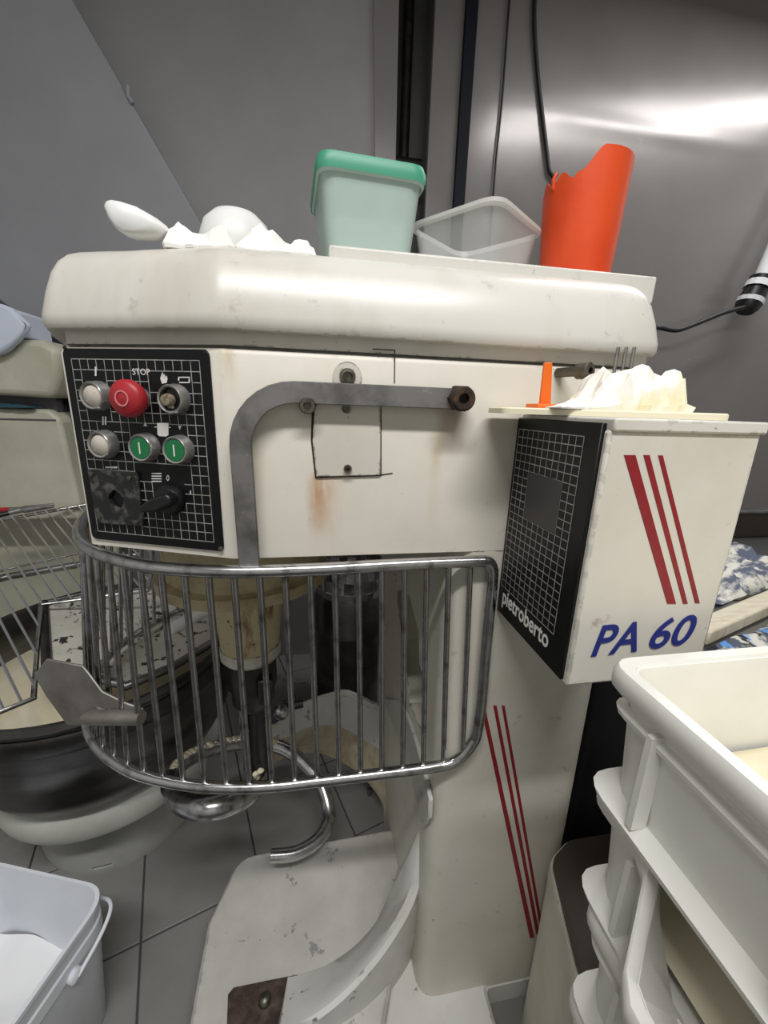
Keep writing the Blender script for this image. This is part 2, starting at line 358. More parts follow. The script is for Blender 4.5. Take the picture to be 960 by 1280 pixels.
# ------------------------------------------------------------------ the room
X0, X1, Y0, Y1 = -1.75, 2.95, -2.0, 2.3
fl = MB().box((X0, Y0, -.06), (X1, Y1, -.004)).build('floor', 'grout'); tag(fl, 'grey square tiled bakery floor', 'floor', kind='structure')
TP = .267; ta = math.radians(17.9); tu = Vector((math.cos(ta), math.sin(ta))); tv = Vector((-math.sin(ta), math.cos(ta)))
u0, v0 = -.1676, .803
tb = MB(); h_ = TP / 2 - .0022
tb.rings([[(-h_, -h_, -.008), (h_, -h_, -.008), (h_, h_, -.008), (-h_, h_, -.008)], [(-h_, -h_, -.0012), (h_, -h_, -.0012), (h_, h_, -.0012), (-h_, h_, -.0012)],
          [(-h_ + .0015, -h_ + .0015, 0), (h_ - .0015, -h_ + .0015, 0), (h_ - .0015, h_ - .0015, 0), (-h_ + .0015, h_ - .0015, 0)]])
proto_tile = tb.build('tile', 'tile', fl); first = True
for i in range(-14, 14):
    for j in range(-14, 14):
        c = tu * (u0 + TP * (i + .5)) + tv * (v0 + TP * (j + .5))
        if not (X0 + .19 < c.x < 1.75 and .25 < c.y < Y1 - .19): continue
        o = proto_tile if first else proto_tile.copy()
        if not first: COL.objects.link(o)
        first = False; o.location = (c.x, c.y, 0); o.rotation_euler = (random.uniform(-.001, .001), random.uniform(-.001, .001), ta)
def struct(name, mb, m, label, cat, **k): return tag(mb.build(name, m, **k), label, cat, kind='structure')
WY = 1.9
# right-hand sheet wall with a pressed dent line
def wallfn(u, v):
    x = .472 + (X1 - .472) * u; z = CEIL * v
    bx = (x - 1.5) / .5; bz = (z - 2.40) / .03
    d = .0022 * math.exp(-bx * bx) * math.exp(-bz * bz) + .0007 * math.sin(x * 7 + 1) * math.exp(-((z - 2.45) / .06) ** 2)
    return Vector((x, WY - d, z))
mb = MB().grid(wallfn, 60, 150); mb.box((.472, WY + .02, 0), (X1, WY + .1, CEIL))
struct('wall_back', mb, 'wall', 'grey satin metal sheet wall with a shallow horizontal dent', 'wall', smooth=60)
lw = MB().box((X0, 1.78, 0), (.285, 1.88, CEIL)); lw.build
struct('wall_left', lw, 'wall_l', 'grey painted wall panel with specks, behind the mixer head', 'wall')
MB_ = MB().box((X0 - .1, Y0, 0), (X0, Y1, CEIL)); struct('wall_side', MB_, 'plaster', 'plain white side wall of the bakery', 'wall')
struct('wall_right', MB().box((X1, Y0, 0), (X1 + .1, Y1, CEIL)), 'plaster', 'plain white wall facing the crates', 'wall')
struct('wall_front', MB().box((X0, Y0 - .1, 0), (X1, Y0, CEIL)), 'plaster', 'plain white wall opposite the mixer', 'wall')
struct('wall_recess', MB().box((.2, 2.2, 0), (1.2, 2.26, CEIL)).box((.2, 1.9, 0), (.284, 2.2, CEIL)).box((.9, 2.01, 0), (1.0, 2.2, CEIL)), 'wall_l', 'grey back of the pipe recess between wall panels', 'wall')
struct('ceiling', MB().box((X0 - .1, Y0 - .1, CEIL), (X1 + .1, Y1, CEIL + .08)), 'plaster', 'plain white ceiling', 'ceiling')
# edge flange of the left wall panel
struct('trim_1', MB().hexa([P(462, 0, Y=1.78) + Vector((0, 0, .35)), P(497, 0, Y=1.78) + Vector((0, 0, .35)), P(500, 200, Y=1.78) + Vector((0, 0, -1.2)), P(484, 300, Y=1.78) + Vector((0, 0, -1.2))],
       [P(462, 0, Y=1.77) + Vector((0, 0, .35)), P(497, 0, Y=1.77) + Vector((0, 0, .35)), P(500, 200, Y=1.77) + Vector((0, 0, -1.2)), P(484, 300, Y=1.77) + Vector((0, 0, -1.2))]), 'wall', 'lighter grey metal edge strip beside the pipe recess', 'trim')
# sloping blue-grey casing in front of the left wall
def yp(x, y, Y): p = P(x, y, Y=Y); return (p.x, Y, p.z)
YS = 1.66
seam0 = P(90, 0, Y=YS); seam1 = P(240, 260, Y=YS); dv = seam1 - seam0
q = [seam0 - dv * .75, seam0 + dv * 1.55]
low0 = P(5, 380, Y=YS); low1 = P(72, 427, Y=YS); ld = low1 - low0
poly = [q[0], q[1], low1 + ld * 2.2, low0 - ld * 4.]
poly.append(Vector((poly[-1].x, YS, q[0].z)))
for p_ in poly: p_.z = min(p_.z, CEIL - .002); p_.x = max(p_.x, X0 + .002)
struct('trim_2', MB().prism(poly, (0, .118, 0)), 'soffit', 'blue-grey sloping casing panel crossing the left wall', 'trim', bevel=.006)
struct('trim_3', MB().box((.588, WY - .02, .9), (.636, WY - .0, CEIL)), 'navy', 'narrow navy upright strip on the metal wall', 'trim', bevel=.002)
bs = tag(MB().tube([P(160, 107, Y=YS - .003), P(160, 120, Y=YS - .003), P(166, 130, Y=YS - .003)], .006).build('hook', 'soffit'), 'small painted hook on the sloping panel edge', 'hook'); rebase(bs)

# pipes in the recess
for k, (x, y, r) in enumerate(((.335, 2.12, .03), (.40, 2.05, .022))):
    t = thing('drain_pipe', (x, y, 0), ('thick dark drain pipe standing in the wall recess', 'thinner dark pipe with clamp in the wall recess')[k], 'pipe')
    MB().tube([(x, y, 0), (x, y, CEIL)], r, 14).build('pipe', 'pipe', t, smooth=50)
    if k: MB().tube([(x - .09, y - .03, 2.22), (x + .07, y - .03, 2.22)], .024, 10).build('clamp', 'pipe', t, smooth=50)
    else: MB().lathe([(r + .01, -.02), (r + .01, .02)], (x, y, 1.9), 14, cap0=True, cap1=True).build('joint', 'pipe', t)
# lamps' housings
for k, ((lx, ly, lz), ln, rz, en) in enumerate(LAMPS):
    t = thing('ceiling_light', (lx, ly, CEIL), ('long tube ceiling light above the dough crates', 'long tube ceiling light before the mixer')[k], 'light', 'tube ceiling lights')
    hq = [Vector((lx + a * math.cos(rz) - b * math.sin(rz), ly + a * math.sin(rz) + b * math.cos(rz), lz)) for a, b in ((-ln / 2 - .02, -.1), (ln / 2 + .02, -.1), (ln / 2 + .02, .1), (-ln / 2 - .02, .1))]
    MB().prism(hq, (0, 0, CEIL - lz)).build('housing', 'whiteplastic', t, bevel=.004)

# wall cables
def cable(px, y, r, m, label):
    pts = catmull([P(a, b, Y=y) for a, b in px], 6); return tag(rebase(MB().tube(pts, r, 8).build('cable', m, smooth=60)), label, 'cable')
def wcable(px, r, label, extra=None):
    pts = [P(a, b, Y=WY - .012) for a, b in px]; top = pts[0].copy(); top.z = CEIL - .01
    pts = [top] + pts + ([Vector(e) for e in extra] if extra else [])
    return tag(rebase(MB().tube(catmull(pts, 6), r, 8).build('cable', 'cable', smooth=60)), label, 'cable')
wcable([(636, 10), (628, 120), (620, 200), (617, 240)], .0045, 'thin black cable hanging down the metal wall beside the navy strip', [(.77, WY - .012, 1.2)])
wcable([(668, 10), (672, 90), (680, 160), (686, 210), (690, 260)], .008, 'thicker black cable hanging down the metal wall behind the orange jug', [(1.02, WY - .012, 1.2)])
# power connector at right edge
pc = P(940, 372, Y=1.8)
t = thing('power_adapter', (pc.x, 1.8, pc.z - .12), 'black cable connector taped to a white tube on the metal wall', 'connector')
MB().lathe([(.035, -.07), (.05, -.05), (.052, .0), (.045, .05), (.05, .09)], pc, 14, axis=(.35, 0, 1), cap0=True, cap1=True).build('connector_body', 'black', t, smooth=40)
MB().lathe([(.054, -.03), (.056, -.01)], pc, 14, axis=(.35, 0, 1)).build('white_band', 'label', t, solid=.002)
MB().lathe([(.054, .04), (.052, .07)], pc, 14, axis=(.35, 0, 1)).build('paper_label', 'label', t, solid=.002)
MB().tube([pc + Vector((.03, 0, .09)), pc + Vector((.13, .02, .42)), pc + Vector((.16, .04, .6))],   .034, 14).build('white_tube', 'label', t, smooth=50)
cable([(935, 383), (905, 391), (870, 405), (845, 413), (815, 410), (790, 430)], 1.78, .010, 'cable', 'black power cable sagging from the wall connector behind the mixer lid')

# keg and loose things behind the mixer
kx, ky, kr = .128, 1.40, .138
t = thing('keg', (kx, ky, 0), 'dark stainless steel beverage keg standing behind the mixer', 'keg')
MB().lathe([(kr * .8, .05), (kr, .09), (kr, .18), (kr * 1.025, .19), (kr, .20), (kr, .38), (kr * 1.025, .39), (kr, .40), (kr, .50), (kr * .86, .55), (.03, .57)], (kx, ky, 0), 32, cap0=True, cap1=True).build('barrel', 'keg_steel', t, smooth=40)
cb = MB()
cb.lathe([(kr * .9, .53), (kr * .95, .56)], (kx, ky, 0), 32); cb.lathe([(kr * .95, .605), (kr * .93, .64)], (kx, ky, 0), 32)
for k in range(12):
    a = 2 * PI * k / 12; cb.lathe([(kr * .95, .56), (kr * .95, .605)], (kx, ky, 0), 3, a0=a, a1=a + .26)
cb.build('top_collar', 'chrome', t, solid=.004)
MB().lathe([(kr * .92, 0), (kr * .95, .06)], (kx, ky, 0), 32).build('foot_ring', 'keg_steel', t, solid=.004)
MB().lathe([(.028, .57), (.028, .61), (.015, .612), (.015, .64)], (kx, ky, 0), 16, cap1=True).build('valve', 'chrome', t, smooth=40)
o = MB().tube(catmull([(.30, 1.30, .80), (.26, 1.26, .5), (.275, 1.24, .25), (.30, 1.27, .12), (.33, 1.22, .06), (.28, 1.2, .03), (.26, 1.27, .012), (.31, 1.3, .012), (.34, 1.24, .012)], 8), .007, 8).build('cable', 'cable_grey', smooth=60)
tag(rebase(o), 'pale grey cable coiled on the floor beside the keg', 'cable')
o = MB().tube(catmull([(-.03, 1.5, .9), (-.06, 1.47, .62), (-.09, 1.5, .5), (-.12, 1.6, .3), (-.13, 1.62, .1), (-.12, 1.58, .008), (-.05, 1.56, .007)], 8), .006, 8).build('cable', 'cable_grey', smooth=60)
tag(rebase(o), 'pale grey cable dangling left of the keg', 'cable')

# ------------------------------------------------------------------ the big mixer
mx = thing('dough_mixer', ROOT0, 'large cream spiral dough mixer with black control panel, wire bowl guard and red stripes', 'mixer')
FY = .5
HP = [(.46, .5), (.46, 1.12), (-.102, 1.12), (-.30, 1.05), (-.345, .94), (-.345, .68), (-.30, .572), (-.102, .5)]   # counter-clockwise
hp = round_poly(HP, [.03, .03, .02, .02, .05, .05, .012, .02], 5)
mb = MB(); mb.rings([ring3(hp, 1.008), ring3(hp, 1.252), ring3(offset_poly(hp, .004), 1.258)])
head = mb.build('head_housing', 'head', mx, smooth=40)
mb = MB(); mb.rings([ring3(offset_poly(hp, .007), 1.2622), ring3(offset_poly(hp, .007), 1.286)]); mb.build('seam_band', 'cream_lid', head, smooth=40)
mb = MB(); mb.rings([ring3(offset_poly(hp, .024), 1.255), ring3(offset_poly(hp, .024), 1.264)]); mb.build('seam_core', 'cream_lid', head)
lp = round_poly(HP, [.06, .06, .03, .03, .06, .06, .03, .05], 6)
prof = [(1.277, .0), (1.277, -.010), (1.282, -.013), (1.292, -.013), (1.318, -.006), (1.340, .002), (1.353, .010), (1.362, .02), (1.368, .032), (1.371, .048)]
mb = MB(); mb.rings([ring3(offset_poly(lp, d), z) for z, d in prof]); lid = mb.build('lid', 'cream_lid', mx, smooth=50)
mb = MB(); mb.box((.02, .552, 1.352), (.475, 1.08, 1.388)); mb.build('top_plate', 'cream_lid', lid, bevel=.003)

# control panel on the chamfered end
CP0 = Vector((-.295, .5702, 1.0)); CP1 = Vector((-.114, .5044, 1.0)); cu = (CP1 - CP0).normalized(); cn = Vector((cu.y, -cu.x, 0)); cn = cn if cn.y < 0 else -cn
def cp(u, z, d=0): return CP0 + cu * u + Vector((0, 0, z - 1.0)) + cn * d          # u along panel, z height, d out from the paint
def cpx(px, py, d=0):
    p = PL(px, py, CP0 + cn * d, cn); return (p - CP0).dot(cu), p.z
PWID = (CP1 - CP0).length; PZ0, PZ1 = 1.017, 1.260 - .004
pts = [Vector((0, PZ0)), Vector((PWID, PZ0)), Vector((PWID, PZ1)), Vector((0, PZ1))]
rp = round_poly(pts, .008, 4)
mb = MB(); mb.prism([cp(p.x, p.y, .0) for p in rp], cn * .003); panel = mb.build('control_panel', 'black_panel', mx, bevel=.0008, seg=1)
tag(panel, 'black control panel with white printed grid')
# printed grid
g = MB(); gu0, gu1, gz0, gz1 = .012, PWID - .012, PZ0 + .012, PZ1 - .012; NU, NV = 15, 18; cw = (gu1 - gu0) / NU; ch = (gz1 - gz0) / NV; lwid = .00045
blank = [(1.01, 12.01, 3.99, 16.99), (9.01, 15.01, 13.5, 16.99), (5.01, 13.01, 8.99, 15.4), (2.01, 8.4, 4.2, 11.99), (6.5, 9.01, 12.6, 11.5), (6.01, 6.01, 12.9, 7.6), (1, 1, 5.5, 6.9), (8.3, 3.6, 12, 6)]
def inside(cx_, cz_): return any(a <= cx_ <= c and b <= cz_ <= d for a, b, c, d in blank)
def line_quad(a, b, wv, d=.0034):
    (ua, za), (ub, zb) = a, b
    g.add([cp(ua - wv[0], za - wv[1], d), cp(ub - wv[0], zb - wv[1], d), cp(ub + wv[0], zb + wv[1], d), cp(ua + wv[0], za + wv[1], d)], [(0, 1, 2, 3)])
for j in range(NV + 1):
    for i in range(NU):
        if not inside(i + .5, j): line_quad((gu0 + i * cw, gz0 + j * ch), (gu0 + (i + 1) * cw, gz0 + j * ch), (0, lwid))
for i in range(NU + 1):
    for j in range(NV):
        if not inside(i, j + .5): line_quad((gu0 + i * cw, gz0 + j * ch), (gu0 + i * cw, gz0 + (j + 1) * ch), (lwid, 0))
g.build('printed_grid', 'print', panel)
ic = MB()
def icon(pxs, d=.0036): ic.add([cp(*cpx(x, y, d), d) for x, y in pxs], [tuple(range(len(pxs)))])
def zp(u, v): return (60 + u / 3.692, 400 + v / 3.692)
def irect(u0_, v0_, u1_, v1_): icon([zp(u0_, v0_), zp(u1_, v0_), zp(u1_, v1_), zp(u0_, v1_)])
irect(216, 215, 224, 258); irect(250, 445, 257, 484); irect(262, 445, 269, 484)
icon([zp(525, 245), zp(552, 268), zp(548, 290), zp(526, 294), zp(518, 270)]); irect(527, 242, 531, 262); irect(536, 250, 540, 266); irect(546, 258, 550, 270)
irect(600, 262, 655, 267); irect(605, 286, 655, 291); irect(600, 262, 606, 280); irect(649, 270, 655, 291)
icon([zp(448, 470), zp(458, 490), zp(440, 490)]); icon([zp(600, 488), zp(616, 488), zp(608, 508)])
icon([zp(503, 475), zp(556, 475), zp(556, 530), zp(545, 538), zp(515, 536), zp(505, 528)]); irect(490, 492, 503, 496); irect(556, 494, 566, 498)
for k in range(4): irect(478, 706 + k * 12, 524, 711 + k * 12)
for k in range(12):
    a = 2 * PI * k / 12; b = a + 2 * PI / 12
    icon([zp(553 + 7 * math.cos(a), 729 + 13 * math.sin(a)), zp(553 + 7 * math.cos(b), 729 + 13 * math.sin(b)), zp(553 + 4 * math.cos(b), 729 + 9 * math.sin(b)), zp(553 + 4 * math.cos(a), 729 + 9 * math.sin(a))])
irect(655, 788, 660, 805); irect(264, 676, 320, 684)
tag(ic.build('printed_symbols', 'print_bright', panel), kind='stuff')
def panel_text(txt, px, py, size, name, m='print_bright', bold=0.):
    vs, fs = text_mesh(txt, size, .0001, bold); u, z = cpx(px, py, .0036)
    MB().add([cp(u + v.x, z + v.y, .0036 + v.z) for v in vs], fs).build(name, m, panel)
panel_text('STOP', *zp(390, 252), .0098, 'stop_lettering')
def pbutton(px, py, kind):
    u, z = cpx(px, py, .029 if kind == 'stop' else .015); c = cp(u, z, .003)
    n = 24; L = .0125
    if kind == 'stop':
        MB().lathe([(.0135, 0), (.0135, .011)], c, n, axis=cn).build('stop_collar', 'bezel', panel, smooth=40)
        b = MB().lathe([(.012, .009), (.019, .011), (.0212, .016), (.0208, .023), (.0175, .027), (.0001, .0285)], c, 28, axis=cn); b.build('emergency_stop', 'redplastic', panel, smooth=50)
        MB().lathe([(.0072, .0284), (.0088, .0284)], c, 24, axis=cn).build('stop_symbol', 'redprint', panel, solid=.0006); return
    bz = MB().lathe([(.0175, 0), (.0175, .004), (.0165, .006), (.0165, L), (.0150, L + .002), (.0132, L + .001), (.0128, L - .003)], c, n, axis=cn)
    bz.build('button_bezel', 'bezel', panel, smooth=40)
    if kind == 'ivory': MB().lathe([(.0130, L - .003), (.011, L + .0005), (.0001, L + .001)], c, n, axis=cn).build('button_face', 'ivory', panel, smooth=60)
    if kind == 'green':
        MB().lathe([(.0132, L - .003), (.0125, L + .001), (.0001, L + .0012)], c, n, axis=cn).build('button_face', 'green', panel, smooth=60)
        a = c + cn * (L + .0016); MB().prism([a + cu * -.0009 + Vector((0, 0, -.0068)), a + cu * .0009 + Vector((0, 0, -.0068)), a + cu * .0009 + Vector((0, 0, .0068)), a + cu * -.0009 + Vector((0, 0, .0068))], cn * .0003).build('button_mark', 'print_bright', panel)
    if kind == 'key':
        MB().lathe([(.0122, L - .004), (.0001, L - .004)], c, n, axis=cn).build('button_face', 'black', panel)
        kb = c + cn * (L - .003); m_ = MB(); m_.lathe([(.007, 0), (.0075, .004), (.006, .009), (.0001, .010)], kb - cu * .002 + Vector((0, 0, -.001)), 12, axis=cn); m_.box(kb - Vector((.004, .004, .010)), kb + Vector((.002, .002, .004))); m_.build('key_knob', 'brown_blob', panel, smooth=50)
for px, py, k in ((115, 494.5, 'ivory'), (154, 498, 'stop'), (213, 499, 'key'), (124.5, 556, 'ivory'), (176, 560, 'green'), (219, 563, 'green')): pbutton(px, py, k)
# worn plate with a broken hole, and the rotary switch
def panel_poly(pxs, d0, d1, name, m, parent=panel, **k):
    return MB().prism([cp(*cpx(x, y, d1), d0) for x, y in pxs], cn * (d1 - d0)).build(name, m, parent, **k)
wplate = panel_poly([zp(180, 690), zp(408, 706), zp(440, 955), zp(225, 938)], .003, .0075, 'worn_plate', 'worn_metal', bevel=.001)
carve(wplate, MB().prism([cp(*cpx(*zp(*p), .0075), .0028) for p in ((285, 800), (305, 782), (330, 800), (350, 825), (343, 860), (325, 874), (300, 858), (278, 825))], cn * .008))
for p in ((195, 712), (372, 730), (233, 914), (405, 935)):
    u, z = cpx(*zp(*p), .009); MB().lathe([(.0032, 0), (.003, .0015), (.0001, .0022)], cp(u, z, .0075), 10, axis=cn).build('screw', 'bolt', panel, smooth=50)
u, z = cpx(*zp(795, 1058), .004); MB().lathe([(.0035, 0), (.003, .0015), (.0001, .002)], cp(u, z, .003), 10, axis=cn).build('screw', 'bolt', panel, smooth=50)
for p in ((75, 128), (722, 146), (222, 975)):
    u, z = cpx(*zp(*p), .004); MB().lathe([(.0028, 0), (.0024, .001), (.0001, .0012)], cp(u, z, .003), 10, axis=cn).build('screw', 'black', panel, smooth=50)
u, z = cpx(*zp(560, 830), .006); sw = cp(u, z, .003)
MB().lathe([(.019, 0), (.019, .005), (.016, .010), (.0001, .011)], sw, 20, axis=cn).build('switch_base', 'black', panel, smooth=40)
d_ = (cu * .86 + Vector((0, 0, .36))).normalized(); pr = d_.cross(cn).normalized()
hb = [sw + cn * .008 + d_ * a + pr * b for a, b in ((-.026, -.005), (-.026, .004), (-.008, .009), (.016, .007), (.019, 0), (.016, -.007), (-.008, -.009))]
MB().prism(hb, cn * .016).build('switch_handle', 'black', panel, bevel=.003, seg=3)

# face details: hatch cover, eye bolt, bracket arm
def fq(pxs, y0, y1, name, m, parent, **k):
    vs = [P(x, y, Y=y0) for x, y in pxs]; return MB().prism([(v.x, v.y, v.z) for v in vs], (0, y1 - y0, 0)).build(name, m, parent, **k)
def z2(u, v): return (260 + u / 2.526, 420 + v / 2.526)
hatch = fq([z2(*p) for p in ((336, 225), (350, 205), (545, 205), (545, 440), (342, 445), (330, 330))], .4965, .5005, 'hatch_cover', 'cream', mx, bevel=.0012)
fq([z2(*p) for p in ((328, 222), (344, 200), (548, 200), (548, 442), (338, 449), (325, 330))], .4990, .5003, 'hatch_gap', 'rust_dark', hatch)
def screw(px, py, y, r, name, m, parent, l=.006):
    c = P(px, py, Y=y); MB().lathe([(r, 0), (r, l * .7), (r * .8, l), (r * .45, l), (r * .4, l * .4), (.0001, l * .4)], c, 14, axis=(0, -1, 0)).build(name, m, parent, smooth=40)
screw(*z2(437, 230), .4965, .0052, 'screw', 'bolt', hatch); screw(*z2(441, 418), .4965, .0050, 'screw', 'bolt', hatch)
c = P(*z2(440, 130), Y=.5); MB().lathe([(.0175, 0), (.0175, .0015), (.010, .002), (.010, .0005), (.0001, .0005)], c, 28, axis=(0, -1, 0)).build('plug_ring', 'cream', mx, smooth=40)
MB().lathe([(.0092, .0), (.0092, .004), (.006, .0045), (.0055, .001), (.0001, .001)], c, 12, axis=(0, -1, 0)).build('plug_bolt', 'bolt', mx, smooth=40)
AYp = .484
def ap(px, py): return P(px, py, Y=AYp)
c_end, c_bend = ap(574, 497), ap(390, 492)
zc = (c_end.z + c_bend.z) / 2; xv = ap(306, 640).x; rr = .062
path = [Vector((c_end.x, AYp, zc - .001))]
for k in range(9):
    a = PI / 2 + k / 8 * PI / 2; path.append(Vector((xv + rr + rr * math.cos(a), AYp, zc - rr + rr * math.sin(a))))
path.append(Vector((xv + .002, AYp, 1.004)))
arm = MB().ribbon(path, (0, -1, 0), .0245, .007).build('guard_arm', 'arm_steel', mx, bevel=.001, seg=1)
MB().lathe([(.009, -.012), (.016, -.004), (.0165, .004), (.0155, .010)], (c_end.x, AYp, zc), 6, axis=(0, -1, 0), cap1=True).build('pivot_nut', 'rust_dark', arm)
MB().lathe([(.0145, .008), (.0145, .019), (.0125, .021), (.0065, .021), (.006, .014), (.0001, .014)], (c_end.x - .001, AYp, zc - .001), 18, axis=(0, -1, 0)).build('pivot_bolt', 'rust_dark', arm, smooth=40)
c = P(*z2(314, 220), Y=.492); MB().lathe([(.0095, -.01), (.0095, .012), (.008, .014), (.0045, .014), (.004, .008), (.0001, .008)], c, 16, axis=(0, -1, 0)).build('stop_bolt', 'bolt', mx, smooth=40)
c = P(712, 467, Y=.5)
MB().lathe([(.006, 0), (.006, .03), (.0095, .03), (.010, .045), (.008, .0465), (.004, .0465), (.004, .04), (.0001, .04)], P(697, 466, Y=.5), 14, axis=(.35, -1, 0)).build('socket_bolt', 'bolt', mx, smooth=40)
# fine scribed joints on the face
cr = MB()
for a, b in (((520, 41), (592, 45)), ((590, 45), (589, 148)), ((548, 438), (583, 433))):
    p0, p1 = P(*z2(*a), Y=.4992), P(*z2(*b), Y=.4992); s_ = Vector((.0005, 0, .0005)); s_ = Vector((.0006, 0, 0)) if abs(p1.z - p0.z) > abs(p1.x - p0.x) else Vector((0, 0, .0006))
    MB().prism([p0 - s_, p1 - s_, p1 + s_, p0 + s_], (0, .0012, 0)).build('panel_joint', 'rust_dark', head)

# bowl guard cage
GT = [(.228, .487), (.18, .487), (.095, .485), (0, .480), (-.1, .482), (-.19, .502), (-.255, .536), (-.315, .588), (-.362, .66), (-.400, .76), (-.41, .84), (-.395, .93), (-.35, 1.03), (-.28, 1.1), (-.2, 1.14), (-.1, 1.16)]
GB = [(.192, .487), (.16, .486), (.096, .486), (0, .487), (-.065, .488), (-.128, .494), (-.19, .507), (-.255, .53), (-.30, .555), (-.35, .595), (-.39, .643), (-.432, .72), (-.45, .80), (-.445, .90), (-.40, 1.0), (-.32, 1.09), (-.2, 1.14), (-.1, 1.155)]
ZT, ZB = .998, .652
top = catmull([(x, y, ZT) for x, y in GT], 8); bot = catmull([(x, y, ZB) for x, y in GB], 8)
guard = MB().tube(list(reversed(top)) , .0085, 10).build('bowl_guard', 'chrome', mx, smooth=50)
xr = .242
ep = [Vector((.228, .487, ZT)), Vector((.236, .487, ZT - .002)), Vector((.2415, .487, ZT - .010)), Vector((xr + .002, .487, ZT - .03)), Vector((xr + .004, .487, ZT - .16)), Vector((xr + .006, .487, ZB + .12))]
for k in range(1, 7):
    a = k / 6 * PI / 2; ep.append(Vector((xr + .006 - .055 * (1 - math.cos(a)), .487, ZB + .075 - .075 * math.sin(a))))
MB().tube(catmull(ep, 4), .0085, 10).build('end_rail', 'chrome', guard, smooth=50)
MB().tube(bot, .0085, 10).build('bottom_rail', 'chrome', guard, smooth=50)
LT = sum((b - a).length for a, b in zip(top, top[1:])); nb = int(LT / .0318)
rt = resample(catmull([(.2135, .487, ZT)] + [(x, y, ZT) for x, y in GT[1:]], 8), nb + 1)
bx_full = [Vector((.232, .487, ZB))] + bot; rb = resample(bx_full, nb + 1)
for i in range(nb + 1):
    a, b = rt[i].copy(), rb[i].copy()
    if i == 0: b = Vector((.229, .487, ZB + .024))
    c0, c1 = Vector((-.05, .82, a.z)), Vector((-.05, .82, b.z))
    a2 = a + (c0 - a).normalized() * .004; b2 = b + (c1 - b).normalized() * .004
    MB().tube([a2, a2.lerp(b2, .5), b2], .0043, 7).build('bar', 'chrome', guard, smooth=60)
# middle rail piece and lifting plate on the cage's side
midp = [a.lerp(b, .72) for a, b in zip(resample(top, 60), resample(bx_full, 60))]
MB().tube([p + Vector((-.004, -.004, 0)) for p in midp[22:31]], .006, 8).build('middle_rail', 'chrome', guard, smooth=50)
def z5(u, v): return (40 + u / 3.43, 640 + v / 3.43)
pl = []
for u, v, Y in ((15, 690, .60), (60, 632, .60), (215, 660, .585), (240, 690, .58), (300, 770, .562), (400, 820, .55), (475, 845, .54), (475, 915, .54), (300, 915, .565), (150, 915, .59), (60, 790, .60), (15, 715, .60)): pl.append(P(*z5(u, v), Y=Y))
MB().prism(pl, (.0, .004, 0)).build('lift_plate', 'plate_steel', guard, bevel=.001, seg=1)
lip = [P(*z5(u, v), Y=Y) for u, v, Y in ((222, 880, .565), (250, 880, .56), (350, 880, .548), (470, 882, .535), (640, 885, .52))]
MB().tube(lip[:4], [.006, .011, .011, .010], 8).build('plate_fold', 'plate_steel', guard, smooth=50)

# spindle, neck and spiral hook
SX, SY = -.142, .80
neck = MB().lathe([(.150, 1.01), (.150, .885), (.166, .882), (.166, .862), (.150, .856), (.078, .852)], (SX, SY, 0), 36).build('gear_flange', 'flange', mx, smooth=35)
MB().lathe([(.078, .853), (.071, .82), (.062, .72), (.060, .70), (.060, .672)], (SX, SY, 0), 28, cap1=True).build('spindle_neck', 'neck', mx, smooth=40)
MB().lathe([(.0615, .700), (.0615, .676)], (SX, SY, 0), 28).build('neck_ring', 'cream', mx, solid=.003)
MB().lathe([(.050, .674), (.052, .66), (.052, .60), (.046, .595), (.046, .56), (.036, .545)], (SX, SY, 0), 24, cap1=True).build('spindle_sleeve', 'dark_steel', mx, smooth=35)
MB().box((SX + .02, SY - .062, .585), (SX + .05, SY - .035, .645)).build('sleeve_clamp', 'dark_steel', mx, bevel=.003)
MB().tube([(SX + .004, SY, .55), (SX + .004, SY, .31)], .022, 14).build('hook_shaft', 'dark_steel', mx, smooth=50)
MB().tube([(SX - .022, SY - .015, .55), (SX - .020, SY - .015, .33)], .011, 10).build('hook_rod', 'chrome', mx, smooth=50)
hk = [((325, 965), .80), ((322, 980), .76), ((308, 995), .705), ((262, 1010), .665), ((224, 1001), .71), ((214, 975), .77), ((240, 946), .85), ((300, 929), .93), ((355, 936), .94), ((395, 972), .895), ((411, 1015), .83), ((400, 1047), .775), ((371, 1066), .745), ((338, 1070), .74)]
hpth = catmull([P(a, b, Y=y) for (a, b), y in hk], 8); n_ = len(hpth)
hr = [.017 + .006 * math.sin(min(1, i / n_ / .22) * PI / 2) - .005 * max(0, min(1, (i / n_ - .28) / .12)) - .004 * max(0, (i / n_ - .75) / .25) for i in range(n_)]
hook = MB().tube(hpth, hr, 14).build('spiral_hook', 'chrome', mx, smooth=60)
dg_ = MB()
for i in range(int(n_ * .40), int(n_ * .60)):
    p = hpth[i] + Vector((0, 0, .010)); rr_ = .013 + .004 * noise.noise(p * 60)
    dg_.lathe([(.0001, -rr_), (rr_ * .8, -rr_ * .5), (rr_, 0), (rr_ * .8, rr_ * .5), (.0001, rr_)], p, 8)
dg_.build('dried_dough', 'beige_crust', hook, smooth=80)
dm = MB()
for k in range(5):
    p = P(322, 968, Y=.775) + Vector((random.uniform(-.008, .008), random.uniform(-.004, .004), random.uniform(-.012, .012))); dm.lathe([(.0001, -.008), (.008, 0), (.0001, .008)], p, 7)
dm.build('dough_lump', 'dough', hook, smooth=80)

